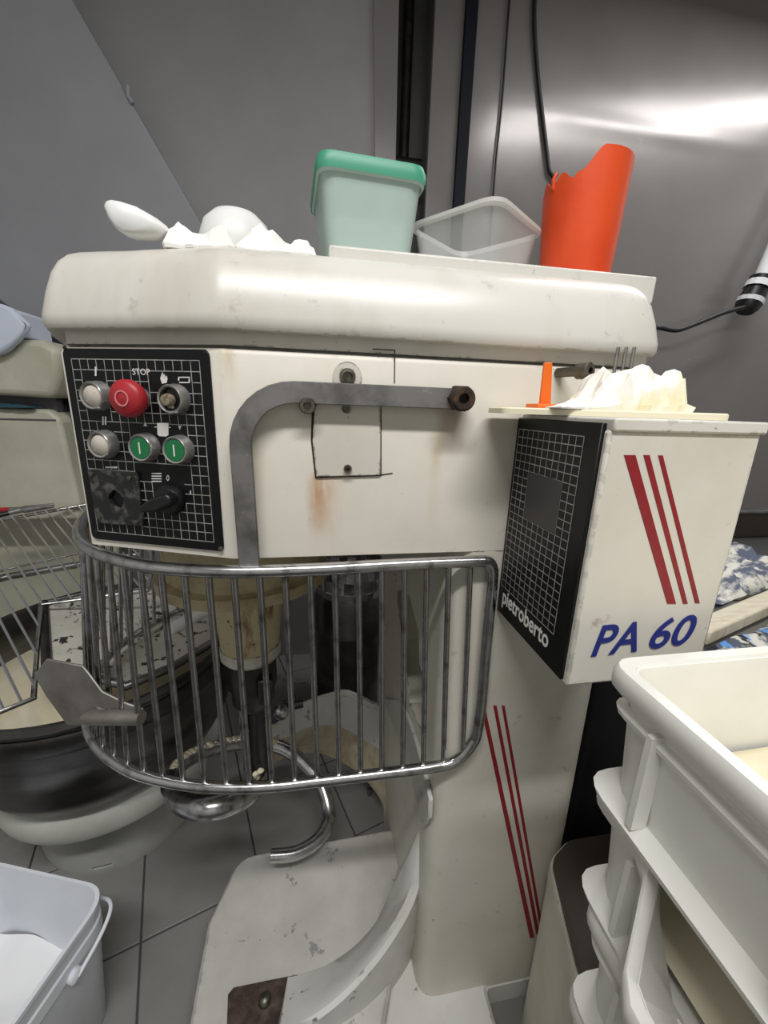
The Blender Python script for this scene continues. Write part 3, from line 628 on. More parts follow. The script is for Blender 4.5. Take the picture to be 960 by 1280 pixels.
# column
cpoly = round_poly([(.19, .5), (.468, .5), (.468, 1.10), (.19, 1.10)], [.04, .045, .03, .012], 6)
column = MB().rings([ring3(cpoly, .0), ring3(cpoly, 1.0076)]).build('column', 'cream', mx, smooth=40)
def xq(pxs, x0, x1, name, m, parent, **k):
    vs = [P(a, b, X=x0) for a, b in pxs]; return MB().prism([(v.x, max(v.y, .5015), v.z) for v in vs], (x1 - x0, 0, 0)).build(name, m, parent, **k)
ov = [P(a, b, X=.19) for a, b in ((494, 742), (503, 735), (512, 745), (523, 790), (524, 830), (531, 850), (533, 905), (528, 915), (512, 880), (499, 800))]
carve(column, MB().prism([Vector((.15, max(v.y, .545), v.z)) for v in ov], (.27, 0, 0)))
xq([(487, 715), (494, 718), (500, 800), (513, 880), (506, 880), (492, 800)], .187, .1902, 'opening_lip', 'cream', column)
rib = xq([(540, 1040), (536, 1000), (527, 955), (512, 905), (500, 876), (478, 872), (492, 910), (512, 965), (528, 1036)], .182, .1902, 'base_rib', 'white_worn', column, bevel=.002)
def z7(u, v): return (520 + u / 2.182, 820 + v / 2.182)
fq([z7(*p) for p in ((176, 132), (187, 132), (323, 768), (311, 770))], .4992, .5005, 'stripe', 'red', column)
fq([z7(*p) for p in ((211, 136), (220, 136), (337, 757), (328, 759))], .4992, .5005, 'stripe', 'red', column)
fq([z7(*p) for p in ((234, 136), (242, 136), (346, 742), (339, 745))], .4992, .5005, 'stripe', 'red', column)

# cradle: conical dish wall round the bowl seat
CC = Vector((-.04, .80))
zt_ = [(-96, .135), (-82, .172), (-67, .22), (-51, .27), (-47.5, .30), (-46, .40), (-43, .44), (-30, .44), (0, .44), (40, .30), (52, .282), (68, .30), (91, .244), (104, .19), (114, .15)]
def ztop(d):
    for (a, za), (b, zb) in zip(zt_, zt_[1:]):
        if a <= d <= b: return za + (zb - za) * (d - a) / (b - a)
    return zt_[-1][1]
def zin(d): return .098 if d < 20 else min(.17, .098 + (d - 20) / 60 * .07)
def dish(a0, a1, n=30):
    rs = []
    for i in range(n + 1):
        d = a0 + (a1 - a0) * i / n; a = math.radians(d); e = Vector((math.cos(a), math.sin(a))); zt2 = ztop(d)
        ri, ro = .245, .34
        rs.append([Vector((*(CC + e * r), z)) for r, z in ((ri, zin(d) - .03 if d > 20 else .0), (ri, zin(d)), (ri + .03, zin(d) + (zt2 - zin(d)) * .36), (ri + .06, zin(d) + (zt2 - zin(d)) * .70), (ro - .014, zt2 - .004), (ro - .004, zt2), (ro + .002, zt2 - .008), (ro, zin(d) + .02 if d > 20 else .16), (ro - .012, zin(d) - .03 if d > 20 else .03), (ro - .03, zin(d) - .03 if d > 20 else .0))])
    return rs
base = MB().rings(dish(-96, -20)).build('bowl_cradle', 'white_cradle', mx, smooth=40)
MB().rings(dish(20, 114)).build('rear_cradle', 'beige_crust', base, smooth=40)
# white outer skin of the rear cradle
def skin(a0, a1, n=24):
    rs = []
    for i in range(n + 1):
        d = a0 + (a1 - a0) * i / n; a = math.radians(d); e = Vector((math.cos(a), math.sin(a)))
        rs.append([Vector((*(CC + e * r), z)) for r, z in ((.280, zin(d) + (ztop(d) - zin(d)) * .40), (.281, zin(d) + (ztop(d) - zin(d)) * .45), (.318, zin(d) + (ztop(d) - zin(d)) * .90), (.334, ztop(d) + .006), (.348, ztop(d) + .002), (.348, .11), (.342, .11))])
    return rs
MB().rings(skin(28, 112)).build('cradle_skin', 'white_cradle', base, smooth=40)
plp = round_poly([(-.237, .43), (.10, .43), (.215, .70), (.20, .81), (-.12, .80), (-.20, .795), (-.243, .67)], [.02, .02, .02, .02, .02, .05, .03], 5)
bplate = MB().rings([ring3(plp, 0), ring3(plp, .092), ring3(offset_poly(plp, .006), .098)]).build('base_plate', 'white_worn', mx, smooth=35)
rust = MB().prism([P(a, b, Z=.0985) for a, b in ((283, 1300), (285, 1244), (292, 1235), (335, 1226), (372, 1219), (372, 1300))], (0, 0, .0015)).build('rusty_patch', 'rust', bplate)
MB().lathe([(.012, 0), (.011, .006), (.006, .010), (.0001, .011)], P(331, 1251, Z=.1), 14).build('patch_bolt', 'bolt', bplate, smooth=50)
dk = round_poly([(.03, .395), (.56, .395), (.56, 1.12), (.03, 1.12)], .02, 4)
dk = round_poly([(.10, .40), (.332, .40), (.332, .498), (.47, .498), (.47, 1.12), (.215, 1.12), (.215, .66), (.10, .53)], .012, 3)
MB().rings([ring3(dk, 0), ring3(dk, .05), ring3(offset_poly(dk, .008), .058)]).build('floor_skid', 'white_cradle', mx, smooth=40)
pb = P(352, 889, Y=1.02); MB().lathe([(.022, 0), (.022, .012), (.014, .018), (.0001, .02)], pb, 14, axis=(0, -1, .5)).build('lock_bolt', 'chrome', mx, smooth=50)
MB().tube([pb + Vector((.0, .02, 0)), pb + Vector((.06, .03, .0))], .016, 10).build('lock_pin', 'dark_steel', mx, smooth=50)
MB().tube([P(462, 985, Y=1.0), P(460, 1030, Y=.98)], .008, 8).build('rear_stay', 'steel', mx, smooth=50)

# electrical box
BX0, BX1, BY, BZ0, BZ1 = .264, .4345, .333, .912, 1.186
ebox = MB().box((BX0 + .002, BY, BZ0), (BX1, .5, BZ1)).build('electrical_box', 'cream', mx, bevel=.003)
MB().box((BX0 + .004, BY - .003, BZ1 - .001), (BX1 + .003, .5, 1.197)).build('box_cover', 'cream_lid', ebox, bevel=.002)
MB().box((BX0 - .002, BY + .006, BZ0 + .004), (BX0 + .004, .4985, BZ1 + .006)).build('grid_side_panel', 'black_panel', ebox, bevel=.001, seg=1)
gp = MB(); ya, yb, za, zb = BY + .028, .492, BZ0 + .047, BZ1 - .008; nY, nZ = 11, 22; xs = BX0 - .0024; hw = .00055
win = (3.0, 11.4, 8, 17)
for j in range(nZ + 1):
    for i in range(nY):
        if 2 < i + .5 < 8 and 11 < j < 17: continue
        y_a = ya + (yb - ya) * i / nY; y_b = ya + (yb - ya) * (i + 1) / nY; z_ = za + (zb - za) * j / nZ
        gp.add([(xs, y_a, z_ - hw), (xs, y_b, z_ - hw), (xs, y_b, z_ + hw), (xs, y_a, z_ + hw)], [(0, 1, 2, 3)])
for i in range(nY + 1):
    for j in range(nZ):
        if 2 < i < 8 and 11 <= j + .5 < 17: continue
        z_a = za + (zb - za) * j / nZ; z_b = za + (zb - za) * (j + 1) / nZ; y_ = ya + (yb - ya) * i / nY
        gp.add([(xs, y_ - hw, z_a), (xs, y_ + hw, z_a), (xs, y_ + hw, z_b), (xs, y_ - hw, z_b)], [(0, 1, 2, 3)])
gp.build('printed_grid', 'print', ebox)
yw0, yw1 = ya + (yb - ya) * 2 / nY, ya + (yb - ya) * 8 / nY; zw0, zw1 = za + (zb - za) * 11 / nZ, za + (zb - za) * 17 / nZ
MB().box((xs, yw0, zw0), (BX0, yw1, zw1)).build('window_pane', 'pane', ebox)
vs, fs = text_mesh('pietroberto', .030, .0001, .0005)
wT = max(v.x for v in vs); sc = (.480 - (BY + .030)) / wT
MB().add([(xs - .0002 - v.z, .485 - v.x * sc, BZ0 + .024 + v.y * sc * 1.25) for v in vs], fs).build('maker_lettering', 'print_bright', ebox)
def z3(u, v): return (600 + u / 2.667, 420 + v / 2.667)
for q in (((481, 397), (519, 397), (654, 893), (625, 893)), ((546, 397), (566, 397), (693, 893), (678, 893)), ((595, 398), (610, 398), (733, 891), (718, 891))):
    fq([z3(*p) for p in q], BY - .0006, BY + .0005, 'stripe', 'red', ebox)
def letters(txt, p_bl, p_br, p_top, name, bold):
    vs, fs = text_mesh(txt, 1., .0, 0.); a, b, c = P(*p_bl, Y=BY), P(*p_br, Y=BY), P(*p_top, Y=BY)
    vs, fs = text_mesh(txt, .05, .0003, bold, .22)
    x0_, x1_ = min(v.x for v in vs), max(v.x for v in vs); y1_ = max(v.y for v in vs); y0_ = min(v.y for v in vs); sx_ = (b.x - a.x) / (x1_ - x0_); sz_ = (c.z - a.z) / (y1_ - y0_)
    MB().add([(a.x + (v.x - x0_) * sx_, BY - .0008 - v.z, a.z + (b.z - a.z) * (v.x - x0_) / (x1_ - x0_) + (v.y - y0_) * sz_) for v in vs], fs).build(name, 'blue', ebox)
letters('PA', z3(368, 1068), z3(520, 1050), z3(378, 966), 'model_letters', .0007)
letters('60', z3(558, 1045), z3(702, 1024), z3(575, 945), 'model_number', .0006)

# ------------------------------------------------------------------ crumpled sheets
def ridged(p, sd):
    v = 0; a = 1.; f_ = 1.
    for k in range(2):
        v += a * (1 - abs(noise.noise(Vector((p[0] * f_ + sd, p[1] * f_ - sd * .7, sd * 1.3 + k))) * 2.4)); a *= .45; f_ *= 2.3
    return max(0., v / 1.45)
def crumple(cx_, cy_, z, lx, ly, h, rz, sd, freq, nx=20, ny=10, edge=.35, skew=0., jit=.35):
    """rumpled sheet heap made of creased facets, resting on z"""
    ca, sa = math.cos(rz), math.sin(rz); rg = random.Random(int(sd * 100)); cell = min(lx / nx, ly / ny); rows = []
    for j in range(ny + 1):
        row = []
        for i in range(nx + 1):
            a, b = i / nx * 2 - 1, j / ny * 2 - 1
            rad = min(1., (abs(a) ** 4 + abs(b) ** 4) ** .25); ang = math.atan2(b, a); k = 1 + .25 * noise.noise(Vector((math.cos(ang) * 1.8 + sd, math.sin(ang) * 1.8, sd)))
            x, y = a * lx / 2 * k + rg.uniform(-jit, jit) * cell, b * ly / 2 * k + rg.uniform(-jit, jit) * cell
            fall = (1 - rad ** 3) * (1 - edge) + edge * (1 if rad < .98 else .3)
            hz = h * fall * (.12 + .88 * ridged((x * freq, y * freq), sd)) * (1 + skew * a) * rg.uniform(.86, 1.12)
            row.append(Vector((cx_ + x * ca - y * sa, cy_ + x * sa + y * ca, z + .001 + max(0., hz))))
        rows.append(row)
    m = MB(); m.v = [p for row in rows for p in row]
    for j in range(ny):
        for i in range(nx):
            q = [j * (nx + 1) + i, j * (nx + 1) + i + 1, (j + 1) * (nx + 1) + i + 1, (j + 1) * (nx + 1) + i]
            for tri in (((0, 1, 2), (0, 2, 3)) if rg.random() < .5 else ((0, 1, 3), (1, 2, 3))): m.f.append([q[k] for k in tri]); m.mi.append(0)
    base_n = len(m.v)
    ring = [i for i in range(nx + 1)] + [j * (nx + 1) + nx for j in range(1, ny + 1)] + [ny * (nx + 1) + i for i in range(nx - 1, -1, -1)] + [j * (nx + 1) for j in range(ny - 1, 0, -1)]
    for i in ring: p = m.v[i]; m.v.append(Vector((p.x * .97 + cx_ * .03, p.y * .97 + cy_ * .03, z)))
    n = len(ring)
    for k in range(n): m.f.append([ring[k], ring[(k + 1) % n], base_n + (k + 1) % n, base_n + k]); m.mi.append(0)
    m.f.append([base_n + k for k in range(n)]); m.mi.append(0)
    return m
LZ = 1.3712
# things on the mixer lid
o = crumple(-.042, .574, LZ, .100, .05, .040, .05, 3.1, 13, 15, 7).build('crumpled_napkin', 'paper', smooth=16); tag(rebase(o), 'crumpled white napkin lying on the lid next to the green-lidded tub', 'napkin')
o = crumple(-.128, .580, LZ, .075, .05, .044, -.1, 8.4, 13, 12, 6).build('crumpled_napkin', 'paper', smooth=16); tag(rebase(o), 'crumpled white napkin lying on the lid against the curled plastic scraper', 'napkin')
# curled white scraper (a thick sheet rolled up at one end)
so_ = [(131, 258), (134, 252), (140, 250), (152, 252), (168, 257), (184, 266), (197, 276), (204, 286), (196, 294), (176, 296), (158, 295), (146, 287), (137, 274)]
sv = [P(a, b, Y=.560) for a, b in so_]; sv = [Vector((v.x, .560, max(v.z, LZ + .0005))) for v in sv]
sm = MB(); c_ = sum(sv, Vector()) / len(sv)
def bul(k, dy): return [c_ + (v - c_) * k + Vector((.010 * dy / .02, dy, 0)) for v in sv]
def lowc(ps): return [Vector((p.x, p.y, max(p.z, LZ + .0005))) for p in ps]
sm.rings([lowc(bul(.72, -.006)), lowc(bul(.93, -.003)), lowc(bul(1, .002)), lowc(bul(.98, .012)), lowc(bul(.9, .016)), lowc(bul(.7, .010))])
o = sm.build('bowl_scraper', 'whiteplastic', smooth=70); tag(rebase(o), 'curled white plastic dough scraper standing up at the lid end', 'scraper')
o = MB().lathe([(.050, 0), (.050, .030), (.0485, .044), (.042, .062), (.029, .074), (.012, .080), (.0001, .081)], (-.102, .655, LZ), 28, cap0=True).build('upturned_bowl', 'whiteplastic', smooth=60); tag(rebase(o), 'small white bowl upside down behind the napkins', 'bowl')
TZ = 1.3885
def rrect(cx_, cy_, sx, sy, r, rz=0, n=6):
    ca, sa = math.cos(rz), math.sin(rz); pp = round_poly([(-sx / 2, -sy / 2), (sx / 2, -sy / 2), (sx / 2, sy / 2), (-sx / 2, sy / 2)], r, n)
    return [Vector((cx_ + p.x * ca - p.y * sa, cy_ + p.x * sa + p.y * ca)) for p in pp]
def tub(cx_, cy_, z, bx_, by_, tx, ty, h, r, rz, wall, name, label, mbody, mrim, lidm=None, cat='tub'):
    t = thing(name, (cx_, cy_, z), label, cat)
    R = [ring3(rrect(cx_, cy_, bx_ - .01, by_ - .01, r, rz), z), ring3(rrect(cx_, cy_, bx_, by_, r, rz), z + .004), ring3(rrect(cx_, cy_, tx, ty, r, rz), z + h),
         ring3(rrect(cx_, cy_, tx - 2 * wall, ty - 2 * wall, r, rz), z + h), ring3(rrect(cx_, cy_, bx_ - 2 * wall, by_ - 2 * wall, r, rz), z + .006)]
    MB().rings(R).build('tub_body', mbody, t, smooth=40)
    MB().rings([ring3(rrect(cx_, cy_, tx + .002, ty + .002, r, rz), z + h - .006), ring3(rrect(cx_, cy_, tx + .008, ty + .008, r, rz), z + h - .004), ring3(rrect(cx_, cy_, tx + .008, ty + .008, r, rz), z + h + .001), ring3(rrect(cx_, cy_, tx - .004, ty - .004, r, rz), z + h + .001), ring3(rrect(cx_, cy_, tx - .004, ty - .004, r, rz), z + h - .006)], False, False).build('tub_rim', mrim, t, smooth=40)
    if lidm:
        zz = z + h + .0015
        MB().rings([ring3(rrect(cx_, cy_, tx + .010, ty + .010, r, rz), zz - .006), ring3(rrect(cx_, cy_, tx + .012, ty + .012, r, rz), zz + .003), ring3(rrect(cx_, cy_, tx + .006, ty + .006, r, rz), zz + .013), ring3(rrect(cx_, cy_, tx - .012, ty - .012, r, rz), zz + .016)], False, True).build('tub_lid', lidm, t, smooth=40)
    return t
tub(.075, .668, TZ, .116, .116, .136, .136, .102, .022, .06, .0022, 'storage_tub', 'tall pale green translucent food tub with green lid', 'tub_green', 'tub_green', 'lid_green')
o = MB().rings([ring3(rrect(.075, .668, .100, .100, .02, .06), TZ + .008), ring3(rrect(.075, .668, .112, .112, .02, .06), TZ + .052)]).build('stored_food', 'lid_green', smooth=40)
o.data.materials[0] = mat('pale_green_contents', (176, 212, 196), .6); tag(rebase(o), 'pale green contents filling the lower half of the lidded tub', 'food')
tub(.252, .680, TZ, .128, .128, .150, .150, .082, .030, PI / 4 - .12, .0022, 'open_tub', 'open clear plastic tub turned corner-on, next to the orange jug', 'tub_clear', 'tub_rim')
# orange jug with a stepped, cut-away rim
jx, jy, jr = .412, .655, .060
def jug_top(a):
    d = (math.cos(a) + 1) / 2                       # 0 at the left side, 1 at the right
    s_ = max(0., min(1., (d - .16) / .22)); s_ = s_ * s_ * (3 - 2 * s_)
    nick = .006 * math.sin(a * 11) if d < .12 else 0
    return .140 + .028 * s_ + nick
nj = 72; R = []
for rf, zf in ((.80, 0.), (.84, .004), (.90, .30), (.97, .75), (1.0, 1.0)):
    R.append([Vector((jx + jr * rf * math.cos(2 * PI * i / nj), jy + jr * rf * math.sin(2 * PI * i / nj), TZ + zf * jug_top(2 * PI * i / nj))) for i in range(nj)])
Ri = []
for rf, zf in ((.97, 1.0), (.94, .75), (.87, .3), (.81, .02)):
    Ri.append([Vector((jx + jr * rf * math.cos(2 * PI * i / nj), jy + jr * rf * math.sin(2 * PI * i / nj), TZ + zf * jug_top(2 * PI * i / nj))) for i in range(nj)])
t = thing('measuring_jug', (jx, jy, TZ), 'tall orange plastic jug with a cut-away broken rim', 'jug')
MB().rings(R + Ri).build('jug_body', 'jug', t, smooth=50)
hb = MB()
hb.tube([(jx + jr * .99, jy + .004, TZ + .140), (jx + jr * 1.06, jy + .004, TZ + .134), (jx + jr * 1.0, jy + .004, TZ + .126)], .003, 8); hb.build('handle_stub', 'jug', t, smooth=60)
hb = MB(); hb.tube([(jx - jr * .97, jy - .01, TZ + .13), (jx - jr * 1.02, jy - .012, TZ + .142), (jx - jr * .95, jy - .012, TZ + .150)], .003, 8); hb.build('rim_tab', 'jug', t, smooth=60)

# things on the electrical box
BT = 1.1972
bpoly = round_poly([(.205, .428), (.408, .345), (.432, .372), (.430, .492), (.215, .492)], [.012, .02, .012, .01, .01], 4)
o = MB().rings([ring3(bpoly, BT), ring3(bpoly, BT + .0055), ring3(offset_poly(bpoly, .0015), BT + .007)]).build('cutting_board', 'board', smooth=40); tag(rebase(o), 'thin cream plastic board lying on the electrical box', 'board')
BT2 = BT + .0072
o = crumple(.352, .425, BT2, .130, .055, .052, -.12, 5.6, 15, 20, 10, edge=.62, skew=.15).build('crumpled_paper', 'paper_oily', smooth=16); tag(rebase(o), 'crumpled oily white paper lying on the cream board', 'paper')
o = crumple(.272, .412, BT2, .046, .028, .014, .2, 2.2, 24, 10, 6).build('paper_scrap', 'paper', smooth=16); tag(rebase(o), 'flat torn white paper scrap by the orange scraper', 'paper')
so = P(672, 503, Y=.462); m_ = MB()
tt = thing('orange_scraper', (so.x, .462, BT2), 'small orange plastic angle piece standing on the cream board', 'scraper')
q = [P(a, b, Y=.462) for a, b in ((676, 498), (681, 453), (691, 453), (690, 500))]; q = [Vector((v.x, .462, v.z if k in (1, 2) else BT2 + .002)) for k, v in enumerate(q)]
MB().prism(q, (0, .004, 0)).build('blade', 'orange', tt, bevel=.001)
MB().box((so.x - .012, .440, BT2), (so.x + .018, .468, BT2 + .005)).build('foot', 'orange', tt, bevel=.001)
ft = thing('steel_fork', (P(784, 460, Y=.478).x, .478, BT2), 'steel fork with upright tines behind the crumpled oily paper', 'fork')
for px in (773, 783, 793):
    a = P(px, 434, Y=.478); MB().tube([(a.x - .001, .478, BT2 + .012), (a.x, .478, a.z)], .0022, 8).build('tine', 'chrome', ft, smooth=60)
fa = P(773, 470, Y=.478).x; fb = P(793, 470, Y=.478).x
MB().box((fa - .004, .474, BT2), (fb + .004, .482, BT2 + .014)).build('fork_base', 'chrome', ft, bevel=.002)

# ------------------------------------------------------------------ second mixer at the left
S2 = Vector((-.575, 1.075, 0)); c2 = (S2.x, S2.y, 0)
m2 = thing('second_mixer', S2, 'older cream dough mixer with steel bowl on a round white pedestal', 'mixer')
ft2 = MB().lathe([(.200, 0), (.205, .02), (.205, .11), (.198, .145), (.175, .165), (.15, .17)], c2, 48, cap0=True, cap1=True).build('pedestal', 'white_dolly', m2, smooth=40)
a_ = math.atan2(P(132, 1083, Z=.01).y - S2.y, P(132, 1083, Z=.01).x - S2.x)
sl = MB(); e = Vector((math.cos(a_), math.sin(a_), 0)); tg = Vector((-e.y, e.x, 0)); cS = S2 + e * .2045 + Vector((0, 0, .028))
carve(ft2, sl.prism([cS - e * .04 + tg * .022 - Vector((0, 0, .004)), cS - e * .04 - tg * .022 - Vector((0, 0, .004)), cS - e * .04 - tg * .025 + Vector((0, 0, .002)), cS - e * .04 - tg * .02 + Vector((0, 0, .005)), cS - e * .04 + tg * .02 + Vector((0, 0, .005))], e * .06))
MB().lathe([(.14, .165), (.14, .19), (.255, .195), (.272, .205), (.276, .225), (.268, .25), (.25, .265), (.235, .27)], c2, 48).build('turntable_ring', 'white_dolly', m2, smooth=40)
bowl2 = MB().lathe([(.05, .27), (.24, .272), (.278, .295), (.308, .35), (.326, .44), (.334, .555), (.341, .56), (.345, .57), (.341, .582), (.333, .582), (.329, .57), (.319, .44), (.301, .355), (.27, .305), (.23, .285), (.0001, .285)], c2, 64).build('bowl', 'bowl_steel', m2, smooth=40)
MB().lathe([(.3345, .505), (.3385, .51), (.3385, .545), (.3355, .55)], c2, 64).build('bowl_band', 'dark_steel', m2, smooth=40)
MB().lathe([(.0001, .50), (.15, .495), (.29, .47), (.320, .455)], c2, 40).build('dough_mass', 'dough', bowl2, smooth=60)
# wire grid guard (tilted up towards the back)
GS = .34
def gz(y): return .600 + (y - .75) * GS
def gp_(px, py):
    r = ray(px, py); n = Vector((0, -GS, 1)); p0 = Vector((0, .75, .600)); t_ = (p0 - Vector((0, 0, CAM_H))).dot(n) / r.dot(n); return Vector((0, 0, CAM_H)) + r * t_
gA = gp_(42, 873); gB = gp_(51, 756); gB2 = gp_(185, 738); gC = gp_(107, 631); gD = gp_(0, 890)
bd = (gp_(0, 650) - gC).normalized(); gC2 = gC - bd * .22
gE = gA + (gD - gA).normalized() * .17; gF = gC + bd * .40
gg = MB().tube([gE, gA, gB, gB2], .006, 8).build('bowl_grid', 'chrome', m2, smooth=50)
MB().tube([gC2, gF], .006, 8).build('grid_back_rod', 'chrome', gg, smooth=50)
MB().tube([gE, gF], .006, 8).build('grid_end_rod', 'chrome', gg, smooth=50); MB().tube([gB2, gC2], .006, 8).build('grid_side_rod', 'chrome', gg, smooth=50)
w0, w1 = gp_(15, 647), gp_(87, 746); wd = (w1 - w0); wd.z = 0; wd.normalize(); wn = Vector((-wd.y, wd.x, 0))
quad = [gA, gB, gB2, gC2, gF, gE]
def clip_line(p, d, poly):
    ts = []
    for a, b in zip(poly, poly[1:] + poly[:1]):
        e = b - a; den = d.x * e.y - d.y * e.x
        if abs(den) < 1e-9: continue
        t_ = ((a.x - p.x) * e.y - (a.y - p.y) * e.x) / den; s_ = ((a.x - p.x) * d.y - (a.y - p.y) * d.x) / den
        if 0 <= s_ <= 1: ts.append(t_)
    ts.sort(); return [(ts[k], ts[k + 1]) for k in range(0, len(ts) - 1, 2)]
sp = .0262
for k in range(-30, 30):
    p = w0 + wn * (k * sp)
    for r_ in clip_line(p, wd, quad):
        if r_[1] - r_[0] < .04: continue
        a = p + wd * r_[0]; b = p + wd * r_[1]; a.z = gz(a.y) + .004; b.z = gz(b.y) + .004
        MB().tube([a, b], .0029, 6).build('wire', 'wire_chrome', gg, smooth=60)
for (pa, pb, rd) in (((5, 713), (101, 697), .010), ((8, 703), (100, 683), .003)):
    a, b = gp_(*pa), gp_(*pb); a.z -= .02; b.z -= .02; d = (b - a).normalized()
    MB().tube(catmull([a + Vector((-.03, -.05, 0)), a, a + d * .06, b, b + d * .15], 4), rd, 8).build('cross_rod', 'steel', gg, smooth=50)
# steel-edged chipped white panel over the right of the bowl
pp = [P(a, b, Z=z) for a, b, z in ((56, 759, .668), (60, 838, .635), (128, 852, .606), (158, 860, .597), (215, 836, .592), (275, 799, .590), (292, 772, .590), (272, 742, .594), (225, 737, .615), (105, 747, .652))]
mid_ = sum(pp, Vector()) / len(pp); cpm = MB(); n_ = len(pp); up_ = Vector((0, 0, .010)); mid_.z = .613
cpm.add([p + up_ for p in pp] + [mid_ + up_] + pp + [mid_], [(i, (i + 1) % n_, n_) for i in range(n_)] + [(n_ + 1 + (i + 1) % n_, n_ + 1 + i, 2 * n_ + 1) for i in range(n_)] + [(i, n_ + 1 + i, n_ + 1 + (i + 1) % n_, (i + 1) % n_) for i in range(n_)])
cpn = cpm.build('cover_panel', 'chipped', m2, smooth=60)
MB().tube([pp[0] + Vector((0, 0, .012)), pp[1] + Vector((0, 0, .012))], .010, 8).build('panel_frame', 'dark_steel', cpn, smooth=50)
MB().tube([p + Vector((0, 0, .004)) for p in pp[1:7]], .010, 8).build('panel_edge_band', 'steel', cpn, smooth=50)
MB().tube([p + Vector((0, 0, .012)) for p in (pp[0], pp[9], pp[8])], .007, 8).build('panel_back_rod', 'steel', cpn, smooth=50)
ha, hb_ = P(208, 790, Z=.622), P(268, 757, Z=.618); hd = (hb_ - ha).normalized()
MB().tube([ha - hd * .004, ha, ha + hd * .01, hb_ - hd * .01, hb_, hb_ + hd * .004], [.004, .014, .019, .019, .014, .004], 12).build('panel_handle', 'whiteplastic', cpn, smooth=60)
# body and head behind
def bp(px, py, Y): p = P(px, py, Y=Y); return Vector((p.x, Y, p.z))
YB = 1.475
l0, l1 = bp(73, 512, YB), bp(104, 650, YB)
lo = [Vector((l1.x, YB, l1.z)), Vector((l0.x, YB, l0.z - .03)), Vector((l0.x - .03, YB, l0.z)), Vector((X0 + .12, YB, l0.z)), Vector((X0 + .12, YB, l1.z))]
bd2 = MB().prism(lo, (0, .18, 0)).build('machine_body', 'cream_old', m2, bevel=.012, seg=3)
MB().box((X0 + .12, YB + .15, 0), (l1.x + .02, YB + .178, l1.z + .01)).build('machine_base', 'cream_old', m2)
MB().box((X0 + .125, YB - .002, l0.z - .036), (l0.x - .012, YB + .05, l0.z - .031)).build('body_seam', 'greylock', bd2)
u = [bp(0, 487, YB - .03), bp(66, 498, YB - .03), bp(74, 470, YB - .03), bp(73, 436, YB - .03), bp(50, 424, YB - .03), bp(0, 432, YB - .03)]
hd2 = MB().prism([Vector((X0 + .12, YB - .03, u[0].z + .004))] + u[1:5] + [Vector((X0 + .12, YB - .03, u[5].z))], (0, .19, 0)).build('machine_head', 'cream_old', m2, bevel=.02, seg=3)
MB().box((X0 + .2, YB + .03, l0.z - .01), (l0.x - .02, YB + .16, u[0].z + .02)).build('head_spacer', 'greylock', m2)
MB().box((l1.x - .02, YB + .06, .8), (l1.x + .09, YB + .18, 1.2)).build('rear_bracket', 'greylock', m2, bevel=.004)
cR = bp(92, 566, YB + .055); MB().lathe([(.018, 0), (.022, .006), (.03, .006), (.032, 0)], (cR.x - .005, YB + .058, cR.z), 18, axis=(0, -1, 0)).build('rusty_washer', 'rustring', m2, smooth=50)
# towel on the second mixer's head, cloth in the slot, pliers on the grid
YT = YB - .064
tp_ = [(-150, 380), (-110, 370), (-60, 372), (-30, 375), (0, 379), (12, 384), (24, 396), (33, 405), (30, 414), (20, 426), (8, 437), (0, 442), (-30, 450), (-80, 452), (-140, 446)]
def tlayer(k, dy): 
    vs = [P(a, b, Y=YT) for a, b in tp_]; c_ = sum(vs, Vector()) / len(vs)
    return [c_ + (v - c_) * k + Vector((0, dy + .006 * noise.noise(v * 25), 0)) for v in vs]
tm = MB().rings([tlayer(.93, .0), tlayer(.99, .008), tlayer(1., .018), tlayer(.98, .028)])
top_z = u[4].z + .003
bk = [v for v in (P(a, b, Y=YT) for a, b in tp_[:6])]
bk = [Vector((v.x, YT + .02, max(v.z - .004, top_z + .004))) for v in bk]; bk += [Vector((bk[-1].x, YT + .02, top_z)), Vector((bk[0].x, YT + .02, top_z))]
tm.prism(bk, (0, .16, 0))
o = tm.build('towel', 'towel', smooth=60, bevel=.006); tag(rebase(o), 'pale blue-white towel draped over the older mixer head', 'towel')
o = crumple(l0.x - .17, YB - .0, l0.z + .003, .20, .04, .016, 0, 4.4, 22, 14, 6).build('cloth', 'teal', smooth=50); tag(rebase(o), 'dark teal cloth tucked in the slot of the older mixer', 'cloth')
pb_ = gp_(30, 634) + Vector((.03, -.075, 0)); gzz = gz(pb_.y) + .020; pb_.z = gzz
pt = thing('pliers', (pb_.x, pb_.y, gzz), 'grey pliers with red and black grips lying on the wire grid', 'pliers')
pu = Vector((1, .35, .084)).normalized()
for s_ in (-1, 1):
    c0 = pb_ + Vector((0, 0, .014)); sd = Vector((-.33, .94, .22)) * .012 * s_
    MB().tube([c0 - pu * .10 + sd * 1.6, c0 - pu * .05 + sd * 1.8, c0 - pu * .02 + sd], .008, 8).build('grip', 'redplastic' if s_ > 0 else 'black', pt, smooth=60)
    MB().tube([c0 - pu * .02 + sd, c0 + pu * .02 - sd * .4, c0 + pu * .09 - sd * .5], [.008, .010, .005], 8).build('jaw', 'arm_steel', pt, smooth=60)

